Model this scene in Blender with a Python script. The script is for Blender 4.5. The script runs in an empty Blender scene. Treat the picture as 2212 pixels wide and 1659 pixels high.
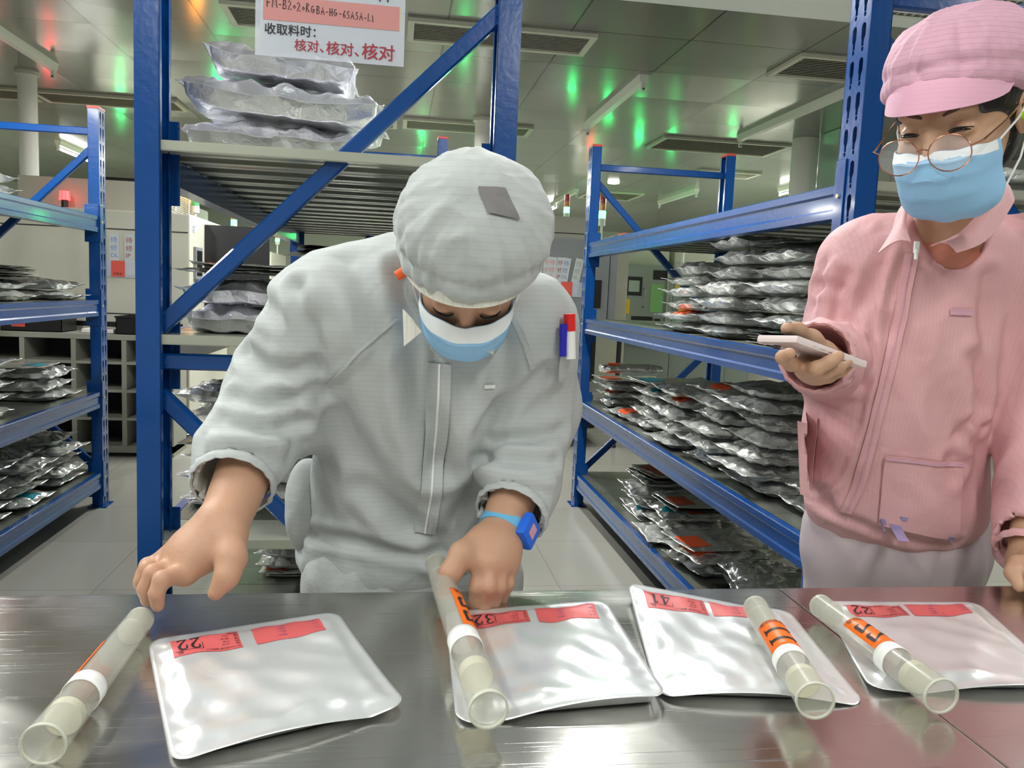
import bpy, bmesh, math, random
import numpy as np
from mathutils import Vector, Matrix, Euler, noise as mnoise
from mathutils.geometry import tessellate_polygon
SC = bpy.context.scene
COL = SC.collection
PI = math.pi
R = math.radians

# ---------------------------------------------------------------- camera, world, light, exposure
cam_data = bpy.data.cameras.new('camera'); cam = bpy.data.objects.new('camera', cam_data); COL.objects.link(cam)
cam_data.sensor_fit = 'HORIZONTAL'; cam_data.sensor_width = 36.0
cam_data.lens = 36.0*1770/2212; cam_data.clip_start = 0.02; cam_data.clip_end = 60
_y, _p, _r = R(8.36), R(6.33), R(2.48)
_f = Vector((math.sin(_y)*math.cos(_p), math.cos(_y)*math.cos(_p), -math.sin(_p)))
_rt = Vector((math.cos(_y), -math.sin(_y), 0)); _up = _rt.cross(_f)
_u2 = _up*math.cos(_r)-_rt*math.sin(_r); _r2 = _rt*math.cos(_r)+_up*math.sin(_r)
cam.matrix_world = Matrix.Translation((0,0,1.19)) @ Matrix((_r2, _u2, -_f)).transposed().to_4x4()
SC.camera = cam
SC.view_settings.view_transform = 'Standard'; SC.view_settings.look = 'None'
SC.view_settings.gamma = 1.0; SC.view_settings.use_curve_mapping = False
SC.view_settings.exposure = 0.66
SC.cycles.use_denoising = True
SC.cycles.max_bounces = 8; SC.cycles.transparent_max_bounces = 16
SC.cycles.sample_clamp_indirect = 6.0
world = bpy.data.worlds.new('world'); SC.world = world; world.use_nodes = True
world.node_tree.nodes['Background'].inputs[0].default_value = (0.62,0.66,0.62,1)
world.node_tree.nodes['Background'].inputs[1].default_value = 0.25
CZ = 2.60   # ceiling height
def tube_light(x, y, power, L=1.2, col=(0.985,1.0,0.96)):
    ld = bpy.data.lights.new('tube_glow', 'AREA'); ld.shape = 'RECTANGLE'; ld.size = 0.07; ld.size_y = L
    ld.energy = power; ld.color = col
    o = bpy.data.objects.new('tube_glow', ld); COL.objects.link(o); o.location = (x, y, CZ-0.125)
    return o
# lit ceiling lamps, some of them unseen additions for more light: (x, y, power); their housings and tubes are built with the room below
LIT = [(-0.40,6.15,50),(-3.60,10.2,85),(2.4,13.0,90),(-0.9,-0.5,15),(0.75,-0.5,15),(2.3,1.0,10),(-2.4,1.2,22),(0.62,2.9,34),(-1.15,1.6,15),(-0.4,9.8,85),(4.6,9.0,75),(3.6,3.2,34),(0.1,1.0,2),(-2.0,3.3,36)]  # added for brightness: right aisle, left-to-central gap, above the bench, over left rack
for _x,_yy,_pw in LIT: tube_light(_x,_yy,_pw)

# ---------------------------------------------------------------- materials
MAT = {}
def nodes_of(m): return m.node_tree.nodes, m.node_tree.links
def mat(name, col, rough=0.5, metal=0.0, bump=0.0, bscale=40.0, bdetail=3.0, cvar=0.0, cscale=6.0, trans=0.0, ior=1.45,
        emit=None, estr=0.0, coat=0.0, alpha=1.0, sheen=0.0, spec=0.5, rvar=0.0, stretch=(1,1,1), sss=0.0):
    m = bpy.data.materials.new(name); m.use_nodes = True
    N, L = nodes_of(m); b = N['Principled BSDF']
    b.inputs['Base Color'].default_value = (*col,1); b.inputs['Roughness'].default_value = rough
    b.inputs['Metallic'].default_value = metal; b.inputs['IOR'].default_value = ior
    b.inputs['Specular IOR Level'].default_value = spec
    if trans: b.inputs['Transmission Weight'].default_value = trans
    if coat: b.inputs['Coat Weight'].default_value = coat; b.inputs['Coat Roughness'].default_value = 0.08
    if sheen: b.inputs['Sheen Weight'].default_value = sheen
    if alpha < 1: b.inputs['Alpha'].default_value = alpha
    if sss: b.inputs['Subsurface Weight'].default_value = sss; b.inputs['Subsurface Radius'].default_value = (0.02,0.008,0.004); b.inputs['Subsurface Scale'].default_value = 0.3
    if emit: b.inputs['Emission Color'].default_value = (*emit,1); b.inputs['Emission Strength'].default_value = estr
    if bump or cvar or rvar:
        tc = N.new('ShaderNodeTexCoord'); mp = N.new('ShaderNodeMapping'); mp.inputs['Scale'].default_value = stretch
        L.new(tc.outputs['Object'], mp.inputs['Vector'])
    if bump:
        n = N.new('ShaderNodeTexNoise'); n.inputs['Scale'].default_value = bscale; n.inputs['Detail'].default_value = bdetail
        L.new(mp.outputs[0], n.inputs['Vector'])
        bp = N.new('ShaderNodeBump'); bp.inputs['Strength'].default_value = bump; bp.inputs['Distance'].default_value = 0.01
        L.new(n.outputs['Fac'], bp.inputs['Height']); L.new(bp.outputs[0], b.inputs['Normal'])
    if cvar or rvar:
        n2 = N.new('ShaderNodeTexNoise'); n2.inputs['Scale'].default_value = cscale; n2.inputs['Detail'].default_value = 4
        L.new(mp.outputs[0], n2.inputs['Vector'])
        if cvar:
            r = N.new('ShaderNodeMix'); r.data_type = 'RGBA'
            r.inputs['A'].default_value = (*[max(0,c*(1-cvar)) for c in col],1); r.inputs['B'].default_value = (*[min(1,c*(1+cvar)) for c in col],1)
            L.new(n2.outputs['Fac'], r.inputs['Factor']); L.new(r.outputs['Result'], b.inputs['Base Color'])
        if rvar:
            mr = N.new('ShaderNodeMapRange'); mr.inputs['From Min'].default_value = 0.3; mr.inputs['From Max'].default_value = 0.7
            mr.inputs['To Min'].default_value = max(0.02,rough-rvar); mr.inputs['To Max'].default_value = rough+rvar
            L.new(n2.outputs['Fac'], mr.inputs['Value']); L.new(mr.outputs[0], b.inputs['Roughness'])
    MAT[name] = m
    return m
mat('blue_paint', (0.0,0.056,0.25), 0.25, coat=0.25, bump=0.05, bscale=60, cvar=0.15, cscale=9)
mat('galvanised', (0.33,0.345,0.30), 0.34, 0.85, bump=0.05, bscale=8, cvar=0.1, rvar=0.08)
mat('deck_paint', (0.42,0.44,0.37), 0.3, 0.35, coat=0.3, cvar=0.1)
mat('red_cap', (0.55,0.06,0.035), 0.4)
mat('pin', (0.75,0.68,0.45), 0.35, 0.4)
mat('white_plastic', (0.78,0.78,0.72), 0.45)
mat('black', (0.012,0.012,0.013), 0.35)
mat('dark_interior', (0.02,0.022,0.022), 0.6)
mat('cream_metal', (0.56,0.55,0.46), 0.42, cvar=0.05, cscale=2)
mat('cream_dark', (0.40,0.40,0.33), 0.42, cvar=0.05, cscale=2)
mat('grey_metal', (0.23,0.245,0.25), 0.42, cvar=0.06, cscale=2)
mat('greygreen_metal', (0.30,0.34,0.31), 0.4, cvar=0.06, cscale=2)
mat('shelf_metal', (0.30,0.30,0.25), 0.45)
mat('wall_paint', (0.68,0.70,0.62), 0.5)
mat('tube_on', (1,1,1), 0.5, emit=(1,1,0.93), estr=9)
mat('tube_housing', (0.78,0.79,0.72), 0.35)
mat('paper', (0.55,0.60,0.60), 0.6)
mat('paper_pink', (0.60,0.27,0.26), 0.6, cvar=0.04)
mat('paper_red', (0.75,0.10,0.07), 0.55)
mat('ink', (0.012,0.012,0.016), 0.5)
mat('ink_red', (0.36,0.03,0.05), 0.5)
mat('ink_redpale', (0.72,0.22,0.22), 0.5)
mat('ink_blue', (0.16,0.24,0.55), 0.5)
mat('ink_olive', (0.36,0.38,0.24), 0.5)
mat('ink_purple', (0.22,0.06,0.20), 0.5)
mat('clear_sleeve', (0.80,0.84,0.95), 0.12, alpha=0.35, spec=0.6)
mat('label_coral', (0.60,0.105,0.105), 0.5, cvar=0.03)
mat('label_orange', (0.85,0.155,0.008), 0.42)
mat('label_red', (0.75,0.10,0.025), 0.42)
mat('label_cyan', (0.01,0.36,0.48), 0.42)
mat('label_white', (0.85,0.86,0.84), 0.45)
mat('skin_man', (0.50,0.285,0.185), 0.5, bump=0.06, bscale=220, cvar=0.08, cscale=14, sss=0.12)
mat('skin_woman', (0.53,0.315,0.205), 0.47, bump=0.05, bscale=240, cvar=0.06, cscale=14, sss=0.12)
mat('hair', (0.010,0.008,0.007), 0.45, bump=0.4, bscale=60, stretch=(1,1,0.2))
mat('trouser_mauve', (0.50,0.42,0.45), 0.7, cvar=0.05)
mat('shirt_coral', (0.62,0.25,0.18), 0.8)
mat('mask_blue', (0.30,0.56,0.83), 0.75, bump=0.1, bscale=300)
mat('mask_white', (0.80,0.84,0.86), 0.75)
mat('lens', (0.9,0.92,1.0), 0.03, trans=0.0, alpha=0.10, spec=0.9)
mat('copper_wire', (0.70,0.33,0.22), 0.2, 1.0)
mat('earplug_green', (0.45,0.85,0.05), 0.7)
mat('earplug_orange', (0.95,0.16,0.04), 0.7)
mat('phone_case', (0.78,0.66,0.66), 0.45)
mat('screen_glow', (0.02,0.02,0.03), 0.1)
mat('watch_blue', (0.015,0.14,0.72), 0.35)
mat('watch_strap', (0.14,0.45,0.72), 0.45)
mat('watch_print', (0.62,0.33,0.42), 0.4)
mat('brow_soft', (0.10,0.055,0.035), 0.7)
mat('ink_stain', (0.36,0.30,0.52), 0.8, cvar=0.3, cscale=60)
mat('eye_white', (0.6,0.56,0.52), 0.2)
mat('iris', (0.012,0.008,0.006), 0.08)
mat('pen_red', (0.75,0.02,0.02), 0.3)
mat('pen_blue', (0.02,0.02,0.45), 0.3)
mat('yellow', (0.85,0.55,0.01), 0.4)
mat('green_sheet', (0.25,0.55,0.20), 0.5)
mat('glass_panel', (0.42,0.52,0.46), 0.12, 0.3)
mat('wood', (0.40,0.30,0.19), 0.5, bump=0.1, bscale=30, stretch=(8,1,1), cvar=0.2)
mat('shoe', (0.72,0.72,0.70), 0.6)
mat('led_green', (0.0,0.5,0.1), 0.3, emit=(0.02,1.0,0.22), estr=24)
mat('led_greenish', (0.0,0.5,0.1), 0.3, emit=(0.02,1.0,0.3), estr=12)
mat('led_red', (0.6,0.0,0.0), 0.3, emit=(1.0,0.02,0.03), estr=13)
mat('led_amber', (0.8,0.3,0.0), 0.3, emit=(1.0,0.35,0.04), estr=40)
mat('led_red_bright', (0.6,0.0,0.0), 0.3, emit=(1.0,0.03,0.03), estr=5)
mat('tower_red_off', (0.50,0.02,0.01), 0.25, coat=0.5)
mat('tower_amber_off', (0.75,0.22,0.01), 0.25, coat=0.5)
mat('tower_green_off', (0.10,0.5,0.2), 0.25, coat=0.5)

def foil_mat(name, col, rough, b1, b2, s1=16, s2=60, metal=1.0):
    m = mat(name, col, rough, metal); N, L = nodes_of(m); b = N['Principled BSDF']
    tc = N.new('ShaderNodeTexCoord'); oi = N.new('ShaderNodeObjectInfo')
    ad = N.new('ShaderNodeVectorMath'); ad.operation = 'ADD'; L.new(tc.outputs['Object'], ad.inputs[0]); L.new(oi.outputs['Random'], ad.inputs[1])
    n0 = N.new('ShaderNodeTexNoise'); n0.inputs['Scale'].default_value = 9; L.new(ad.outputs[0], n0.inputs['Vector'])
    mx = N.new('ShaderNodeVectorMath'); mx.operation = 'MULTIPLY_ADD'; mx.inputs[1].default_value = (0.12,0.12,0.12)
    L.new(n0.outputs['Color'], mx.inputs[0]); L.new(ad.outputs[0], mx.inputs[2])
    v = N.new('ShaderNodeTexVoronoi'); v.feature = 'DISTANCE_TO_EDGE'; v.inputs['Scale'].default_value = s1; L.new(mx.outputs[0], v.inputs['Vector'])
    cr = N.new('ShaderNodeMapRange'); cr.inputs['From Max'].default_value = 0.35; L.new(v.outputs['Distance'], cr.inputs['Value'])
    n = N.new('ShaderNodeTexNoise'); n.inputs['Scale'].default_value = s2; n.inputs['Detail'].default_value = 2; n.inputs['Distortion'].default_value = 1.5; L.new(ad.outputs[0], n.inputs['Vector'])
    bp = N.new('ShaderNodeBump'); bp.inputs['Strength'].default_value = b1; bp.inputs['Distance'].default_value = 0.006; L.new(cr.outputs[0], bp.inputs['Height'])
    bp2 = N.new('ShaderNodeBump'); bp2.inputs['Strength'].default_value = b2; bp2.inputs['Distance'].default_value = 0.004; L.new(n.outputs['Fac'], bp2.inputs['Height'])
    L.new(bp.outputs[0], bp2.inputs['Normal']); L.new(bp2.outputs[0], b.inputs['Normal'])
    return m
foil_mat('foil', (0.88,0.885,0.86), 0.28, 0.8, 0.5, s1=13, metal=0.85)
foil_mat('foil_lilac', (0.88,0.88,0.93), 0.30, 0.6, 0.4, s1=10, metal=0.8)
foil_mat('foil_dark', (0.22,0.24,0.22), 0.25, 0.5, 0.35)
foil_mat('foil_pouch', (0.84,0.86,0.87), 0.30, 0.0, 0.20, s2=17, metal=0.6)
m = MAT['foil_pouch']; 

def stripes(m, axis, scale, strength, dark=0.93, axis2=None):
    """fine woven carbon lines of cleanroom cloth"""
    N, L = nodes_of(m); b = N['Principled BSDF']
    tc = N.new('ShaderNodeTexCoord'); sp = N.new('ShaderNodeSeparateXYZ'); L.new(tc.outputs['Object'], sp.inputs[0])
    mm = N.new('ShaderNodeMath'); mm.operation = 'MULTIPLY'; mm.inputs[1].default_value = scale; L.new(sp.outputs[axis], mm.inputs[0])
    nz = N.new('ShaderNodeTexNoise'); nz.inputs['Scale'].default_value = 5; L.new(tc.outputs['Object'], nz.inputs['Vector'])
    ma = N.new('ShaderNodeMath'); ma.operation = 'MULTIPLY_ADD'; ma.inputs[1].default_value = 1.6; L.new(nz.outputs['Fac'], ma.inputs[0]); L.new(mm.outputs[0], ma.inputs[2])
    fr = N.new('ShaderNodeMath'); fr.operation = 'FRACT'; L.new(ma.outputs[0], fr.inputs[0])
    gt = N.new('ShaderNodeMath'); gt.operation = 'GREATER_THAN'; gt.inputs[1].default_value = 0.82; L.new(fr.outputs[0], gt.inputs[0])
    col = b.inputs['Base Color'].default_value[:3]
    mx = N.new('ShaderNodeMix'); mx.data_type = 'RGBA'; mx.inputs['A'].default_value = (*col,1); mx.inputs['B'].default_value = (*[c*dark for c in col],1)
    L.new(gt.outputs[0], mx.inputs['Factor']); L.new(mx.outputs['Result'], b.inputs['Base Color'])
    n = N.new('ShaderNodeTexNoise'); n.inputs['Scale'].default_value = 26; n.inputs['Detail'].default_value = 4; n.inputs['Distortion'].default_value = 0.6; L.new(tc.outputs['Object'], n.inputs['Vector'])
    bp = N.new('ShaderNodeBump'); bp.inputs['Strength'].default_value = strength; bp.inputs['Distance'].default_value = 0.012; L.new(n.outputs['Fac'], bp.inputs['Height'])
    L.new(bp.outputs[0], b.inputs['Normal'])
stripes(mat('cloth_white', (0.47,0.50,0.50), 0.75), 2, 140, 0.20, 0.93)
stripes(mat('cloth_cap_white', (0.44,0.47,0.465), 0.8, sheen=0.1), 2, 110, 0.22, 0.94)
stripes(mat('cloth_brim', (0.66,0.65,0.58), 0.8), 0, 90, 0.1, 0.9)
stripes(mat('cloth_pink', (0.73,0.41,0.435), 0.65), 0, 170, 0.20, 0.94)
stripes(mat('cloth_cap_pink', (0.66,0.37,0.48), 0.75, sheen=0.1), 2, 120, 0.28, 0.88)
stripes(mat('cloth_brim_pink', (0.74,0.40,0.53), 0.75, sheen=0.1), 2, 150, 0.06, 0.95)
stripes(mat('cloth_trouser_white', (0.42,0.44,0.44), 0.8), 2, 110, 0.3, 0.93)
mat('cap_patch', (0.20,0.19,0.19), 0.8)
mat('frosted', (0.62,0.62,0.55), 0.25, alpha=0.27, spec=0.7)
mat('frosted_cap', (0.72,0.72,0.62), 0.35, alpha=0.72)
mat('cream_foam', (0.80,0.76,0.58), 0.7)

# ---------------------------------------------------------------- object helpers
def link(name, me, m=None, parent=None, smooth=False):
    o = bpy.data.objects.new(name, me); COL.objects.link(o)
    if m:
        for k in (m if isinstance(m,(list,tuple)) else [m]): me.materials.append(MAT[k])
    if smooth: me.shade_smooth()
    if parent is not None:
        o.parent = parent; o.matrix_parent_inverse = world_of(parent).inverted()
    return o
def world_of(o):
    mw = Matrix.LocRotScale(o.location, o.rotation_euler, o.scale)
    return (world_of(o.parent) @ o.matrix_parent_inverse @ mw) if o.parent else mw
def tag(o, label=None, cat=None, group=None, kind=None):
    if label: o['label'] = label
    if cat: o['category'] = cat
    if group: o['group'] = group
    if kind: o['kind'] = kind
    return o
def empty(name, loc, label, cat, group=None, rz=0.0):
    o = bpy.data.objects.new(name, None); COL.objects.link(o); o.location = loc; o.rotation_euler = (0,0,rz)
    o.empty_display_size = 0.05
    return tag(o, label, cat, group)
def copy_tree(o, parent=None):
    c = o.copy(); COL.objects.link(c)
    if parent is not None: c.parent = parent
    for ch in list(o.children): copy_tree(ch, c)
    return c
class MB:
    """collects shapes into one mesh"""
    def __init__(s): s.v=[]; s.f=[]; s.mi=[]
    def add(s, vs, fs, mi=0):
        n=len(s.v); s.v += [tuple(v) for v in vs]; s.f += [tuple(i+n for i in f) for f in fs]; s.mi += [mi]*len(fs); return s
    def box(s, x0,x1,y0,y1,z0,z1, mi=0, bev=0.0, M=None):
        if bev <= 0:
            vs=[(x,y,z) for x in (x0,x1) for y in (y0,y1) for z in (z0,z1)]
            fs=[(0,1,3,2),(4,6,7,5),(0,4,5,1),(2,3,7,6),(0,2,6,4),(1,5,7,3)]
        else:
            bm = bmesh.new(); bmesh.ops.create_cube(bm, size=1)
            for v in bm.verts: v.co = Vector(((x0+x1)/2+v.co.x*(x1-x0),(y0+y1)/2+v.co.y*(y1-y0),(z0+z1)/2+v.co.z*(z1-z0)))
            bmesh.ops.bevel(bm, geom=bm.edges[:], offset=bev, segments=2, affect='EDGES', profile=0.7)
            bm.verts.ensure_lookup_table(); vs=[v.co.copy() for v in bm.verts]; fs=[[v.index for v in f.verts] for f in bm.faces]; bm.free()
        if M is not None: vs=[M@Vector(v) for v in vs]
        return s.add(vs, fs, mi)
    def cyl(s, a, b, r, r2=None, n=16, mi=0, caps=True):
        a=Vector(a); b=Vector(b); r2 = r if r2 is None else r2
        d=(b-a).normalized(); u=d.orthogonal().normalized(); w=d.cross(u)
        vs=[a+(u*math.cos(t)+w*math.sin(t))*r for t in [2*PI*i/n for i in range(n)]]+[b+(u*math.cos(t)+w*math.sin(t))*r2 for t in [2*PI*i/n for i in range(n)]]
        fs=[(i,(i+1)%n,n+(i+1)%n,n+i) for i in range(n)]
        if caps: fs += [tuple(range(n-1,-1,-1)), tuple(range(n,2*n))]
        return s.add(vs, fs, mi)
    def tube(s, pts, r, n=8, mi=0, closed=False):
        pts=[Vector(p) for p in pts]; m=len(pts); rs = r if isinstance(r,(list,tuple)) else [r]*m
        base=len(s.v); prev=None
        for i,p in enumerate(pts):
            d=(pts[(i+1)%m]-pts[i-1]) if (closed or 0<i<m-1) else (pts[1]-pts[0] if i==0 else pts[-1]-pts[-2])
            d.normalize()
            u = d.orthogonal().normalized() if prev is None else (prev-d*prev.dot(d)).normalized()
            prev=u; w=d.cross(u)
            s.v += [tuple(p+(u*math.cos(2*PI*k/n)+w*math.sin(2*PI*k/n))*rs[i]) for k in range(n)]
        for i in range(m if closed else m-1):
            for k in range(n):
                a=base+i*n; b=base+((i+1)%m)*n
                s.f.append((a+k,a+(k+1)%n,b+(k+1)%n,b+k)); s.mi.append(mi)
        if not closed:
            s.f.append(tuple(base+k for k in range(n-1,-1,-1))); s.f.append(tuple(base+(m-1)*n+k for k in range(n))); s.mi += [mi,mi]
        return s
    def prism(s, poly, axis, a, b, mi=0):
        """poly: 2D points in the two other axes (in x,y,z order), extruded from a to b along axis"""
        def P(p,t):
            return {0:(t,p[0],p[1]),1:(p[0],t,p[1]),2:(p[0],p[1],t)}[axis]
        n=len(poly); vs=[P(p,a) for p in poly]+[P(p,b) for p in poly]
        fs=[(i,(i+1)%n,n+(i+1)%n,n+i) for i in range(n)]+[tuple(range(n-1,-1,-1)),tuple(range(n,2*n))]
        return s.add(vs, fs, mi)
    def mesh(s, name='m', fix=True):
        me=bpy.data.meshes.new(name); me.from_pydata(s.v, [], s.f)
        if any(s.mi): me.polygons.foreach_set('material_index', s.mi)
        if fix:
            bm=bmesh.new(); bm.from_mesh(me); bmesh.ops.recalc_face_normals(bm, faces=bm.faces); bm.to_mesh(me); bm.free()
        me.update(); return me
    def build(s, name, m, parent=None, smooth=False): 
        o = link(name, s.mesh(name), m, parent)
        if smooth: auto_smooth(o)
        return o
def auto_smooth(o, ang=40):
    me=o.data; me.shade_smooth()
    try: me.set_sharp_from_angle(angle=R(ang))
    except Exception: pass
def np_mesh(name, V, F, m, parent=None, smooth=True):
    me=bpy.data.meshes.new(name); nv=len(V); nf=len(F); k=F.shape[1]
    me.vertices.add(nv); me.vertices.foreach_set('co', np.asarray(V,np.float32).ravel())
    me.loops.add(nf*k); me.loops.foreach_set('vertex_index', F.astype(np.int32).ravel())
    me.polygons.add(nf); me.polygons.foreach_set('loop_start', np.arange(0,nf*k,k,dtype=np.int32)); me.polygons.foreach_set('loop_total', np.full(nf,k,np.int32))
    me.update(calc_edges=True); me.validate()
    return link(name, me, m, parent, smooth)
def text_poly(body, size, extrude=0.0, align='LEFT', offset=0.0):
    """returns the vertices and faces of flat lettering, its centre line left-bottom at the origin"""
    c=bpy.data.curves.new('t','FONT'); c.body=body; c.size=size; c.extrude=extrude; c.align_x=align; c.offset=offset; c.resolution_u=2
    o=bpy.data.objects.new('t',c); me=bpy.data.meshes.new_from_object(o)
    vs=[tuple(v.co) for v in me.vertices]; fs=[tuple(p.vertices) for p in me.polygons]
    bpy.data.objects.remove(o); bpy.data.curves.remove(c); bpy.data.meshes.remove(me)
    return vs, fs

# ---------------------------------------------------------------- the room
def grid_mat(name, base, seam, ux, uy, ox, oy, w, rough, bumpn=0.0, coat=0.0, metal=0.0, cvar=0.03, spec=0.5):
    m = mat(name, base, rough, metal, coat=coat, spec=spec); N, L = nodes_of(m); b = N['Principled BSDF']
    tc = N.new('ShaderNodeNewGeometry'); sp = N.new('ShaderNodeSeparateXYZ'); L.new(tc.outputs['Position'], sp.inputs[0])
    def line(i, u, o):
        a = N.new('ShaderNodeMath'); a.operation='SUBTRACT'; a.inputs[1].default_value=o; L.new(sp.outputs[i], a.inputs[0])
        d = N.new('ShaderNodeMath'); d.operation='DIVIDE'; d.inputs[1].default_value=u; L.new(a.outputs[0], d.inputs[0])
        f = N.new('ShaderNodeMath'); f.operation='PINGPONG'; f.inputs[1].default_value=0.5; L.new(d.outputs[0], f.inputs[0])
        g = N.new('ShaderNodeMath'); g.operation='LESS_THAN'; g.inputs[1].default_value=w/u; L.new(f.outputs[0], g.inputs[0]); return g, d
    g1, d1 = line(0, ux, ox); g2, d2 = line(1, uy, oy)
    mxx = N.new('ShaderNodeMath'); mxx.operation='MAXIMUM'; L.new(g1.outputs[0], mxx.inputs[0]); L.new(g2.outputs[0], mxx.inputs[1])
    # every panel a little different in tone
    f1 = N.new('ShaderNodeMath'); f1.operation='FLOOR'; L.new(d1.outputs[0], f1.inputs[0]); f2 = N.new('ShaderNodeMath'); f2.operation='FLOOR'; L.new(d2.outputs[0], f2.inputs[0])
    cb = N.new('ShaderNodeCombineXYZ'); L.new(f1.outputs[0], cb.inputs[0]); L.new(f2.outputs[0], cb.inputs[1])
    wn = N.new('ShaderNodeTexWhiteNoise'); L.new(cb.outputs[0], wn.inputs['Vector'])
    mr = N.new('ShaderNodeMapRange'); mr.inputs['To Min'].default_value=1-cvar; mr.inputs['To Max'].default_value=1+cvar; L.new(wn.outputs['Value'], mr.inputs['Value'])
    vm = N.new('ShaderNodeVectorMath'); vm.operation='SCALE'; vm.inputs[0].default_value=base; L.new(mr.outputs[0], vm.inputs['Scale'])
    mx = N.new('ShaderNodeMix'); mx.data_type='RGBA'; L.new(vm.outputs[0], mx.inputs['A']); mx.inputs['B'].default_value=(*seam,1)
    L.new(mxx.outputs[0], mx.inputs['Factor']); L.new(mx.outputs['Result'], b.inputs['Base Color'])
    if bumpn:
        n = N.new('ShaderNodeTexNoise'); n.inputs['Scale'].default_value=1.3; n.inputs['Detail'].default_value=1; L.new(tc.outputs['Position'], n.inputs['Vector'])
        bp = N.new('ShaderNodeBump'); bp.inputs['Strength'].default_value=bumpn; bp.inputs['Distance'].default_value=0.05; L.new(n.outputs['Fac'], bp.inputs['Height'])
        # each panel tilts by a hair, so reflections break at the seams
        nm = N.new('ShaderNodeVectorMath'); nm.operation='SUBTRACT'; L.new(wn.outputs['Color'], nm.inputs[0]); nm.inputs[1].default_value=(0.5,0.5,0.5)
        sc = N.new('ShaderNodeVectorMath'); sc.operation='MULTIPLY_ADD'; L.new(nm.outputs[0], sc.inputs[0]); sc.inputs[1].default_value=(0.03,0.03,0); L.new(bp.outputs[0], sc.inputs[2])
        no = N.new('ShaderNodeVectorMath'); no.operation='NORMALIZE'; L.new(sc.outputs[0], no.inputs[0]); L.new(no.outputs[0], b.inputs['Normal'])
    return m
grid_mat('ceiling_panel', (0.23,0.232,0.205), (0.045,0.047,0.04), 0.66, 0.66, 0.90, 5.13, 0.0055, 0.17, 0.10, metal=0.35, spec=0.9)
grid_mat('floor_tile', (0.40,0.39,0.345), (0.30,0.29,0.26), 0.60, 0.60, 0.1, 0.2, 0.0025, 0.24, 0.03, cvar=0.04)
X0, X1, Y0, Y1 = -6.0, 5.6, -2.6, 17.5
def slab(name, x0,x1,y0,y1,z0,z1, m):
    return tag(MB().box(x0,x1,y0,y1,z0,z1).build(name, m), kind='structure')
slab('floor', X0,X1,Y0,Y1,-0.1,0, 'floor_tile')
slab('ceiling', X0,X1,Y0,Y1,CZ,CZ+0.1, 'ceiling_panel')
slab('wall_left', X0-0.1,X0,Y0,Y1,0,CZ, 'wall_paint')
slab('wall_right', X1,X1+0.1,Y0,Y1,0,CZ, 'wall_paint')
slab('wall_back', X0,X1,Y1,Y1+0.1,0,CZ, 'wall_paint')
slab('wall_front', X0,X1,Y0-0.1,Y0,0,CZ, 'wall_paint')
# columns and the partition on the right
def pipe(x, y, r, label):
    t = empty('ceiling_pipe', (x,y,0), label, 'column')
    m = MB().cyl((x,y,0),(x,y,CZ),r,n=32).build('shaft', 'white_plastic', t, True)
    MB().cyl((x,y,CZ-0.025),(x,y,CZ),r*1.25,n=32).build('collar', 'cream_metal', t, True)
pipe(-2.62, 6.45, 0.062, 'slim white round column on the left, behind the rack with the red-capped post')
pipe(0.69, 6.9, 0.075, 'slim white round column behind the central rack, right of the red-capped post end')
# partition wall of white panels at the right, with a glass box and columns before it
t = empty('partition', (4.4,7.6,0), 'white panelled partition behind the near post of the right-hand rack', 'partition')
m = MB()
for i in range(4): m.box(3.98+0.42*i, 3.98+0.42*i+0.412, 7.0, 7.06, 0, CZ-0.001)
m.build('panel', 'wall_paint', t)
MB().box(3.98,5.59,6.99,7.0,CZ-0.06,CZ-0.001).build('head_rail','cream_metal',t)
t = empty('air_duct', (3.62,6.4,0), 'square glass-sided duct box beside the white round column at the right', 'duct')
MB().box(3.45,3.78,6.25,6.55,1.98,CZ-0.002,bev=0.004).build('duct_casing','glass_panel',t)
MB().box(3.775,3.79,6.24,6.56,1.98,CZ-0.002).build('corner_trim','cream_metal',t)
MB().box(3.0,3.95,6.2,6.6,1.751,1.98,bev=0.006).build('duct_base','cream_metal',t)
tag(MB().cyl((3.43,6.75,0),(3.43,6.75,CZ-0.001),0.11,n=32).build('round_column','white_plastic',None,True),'white round column left of the glass-sided duct box','column')
tag(MB().box(3.0,3.9,6.21,6.6,0,1.75,bev=0.01).build('equipment_cabinet','cream_metal'),'tall cream cabinet standing under the duct box at the right','cabinet')

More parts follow.
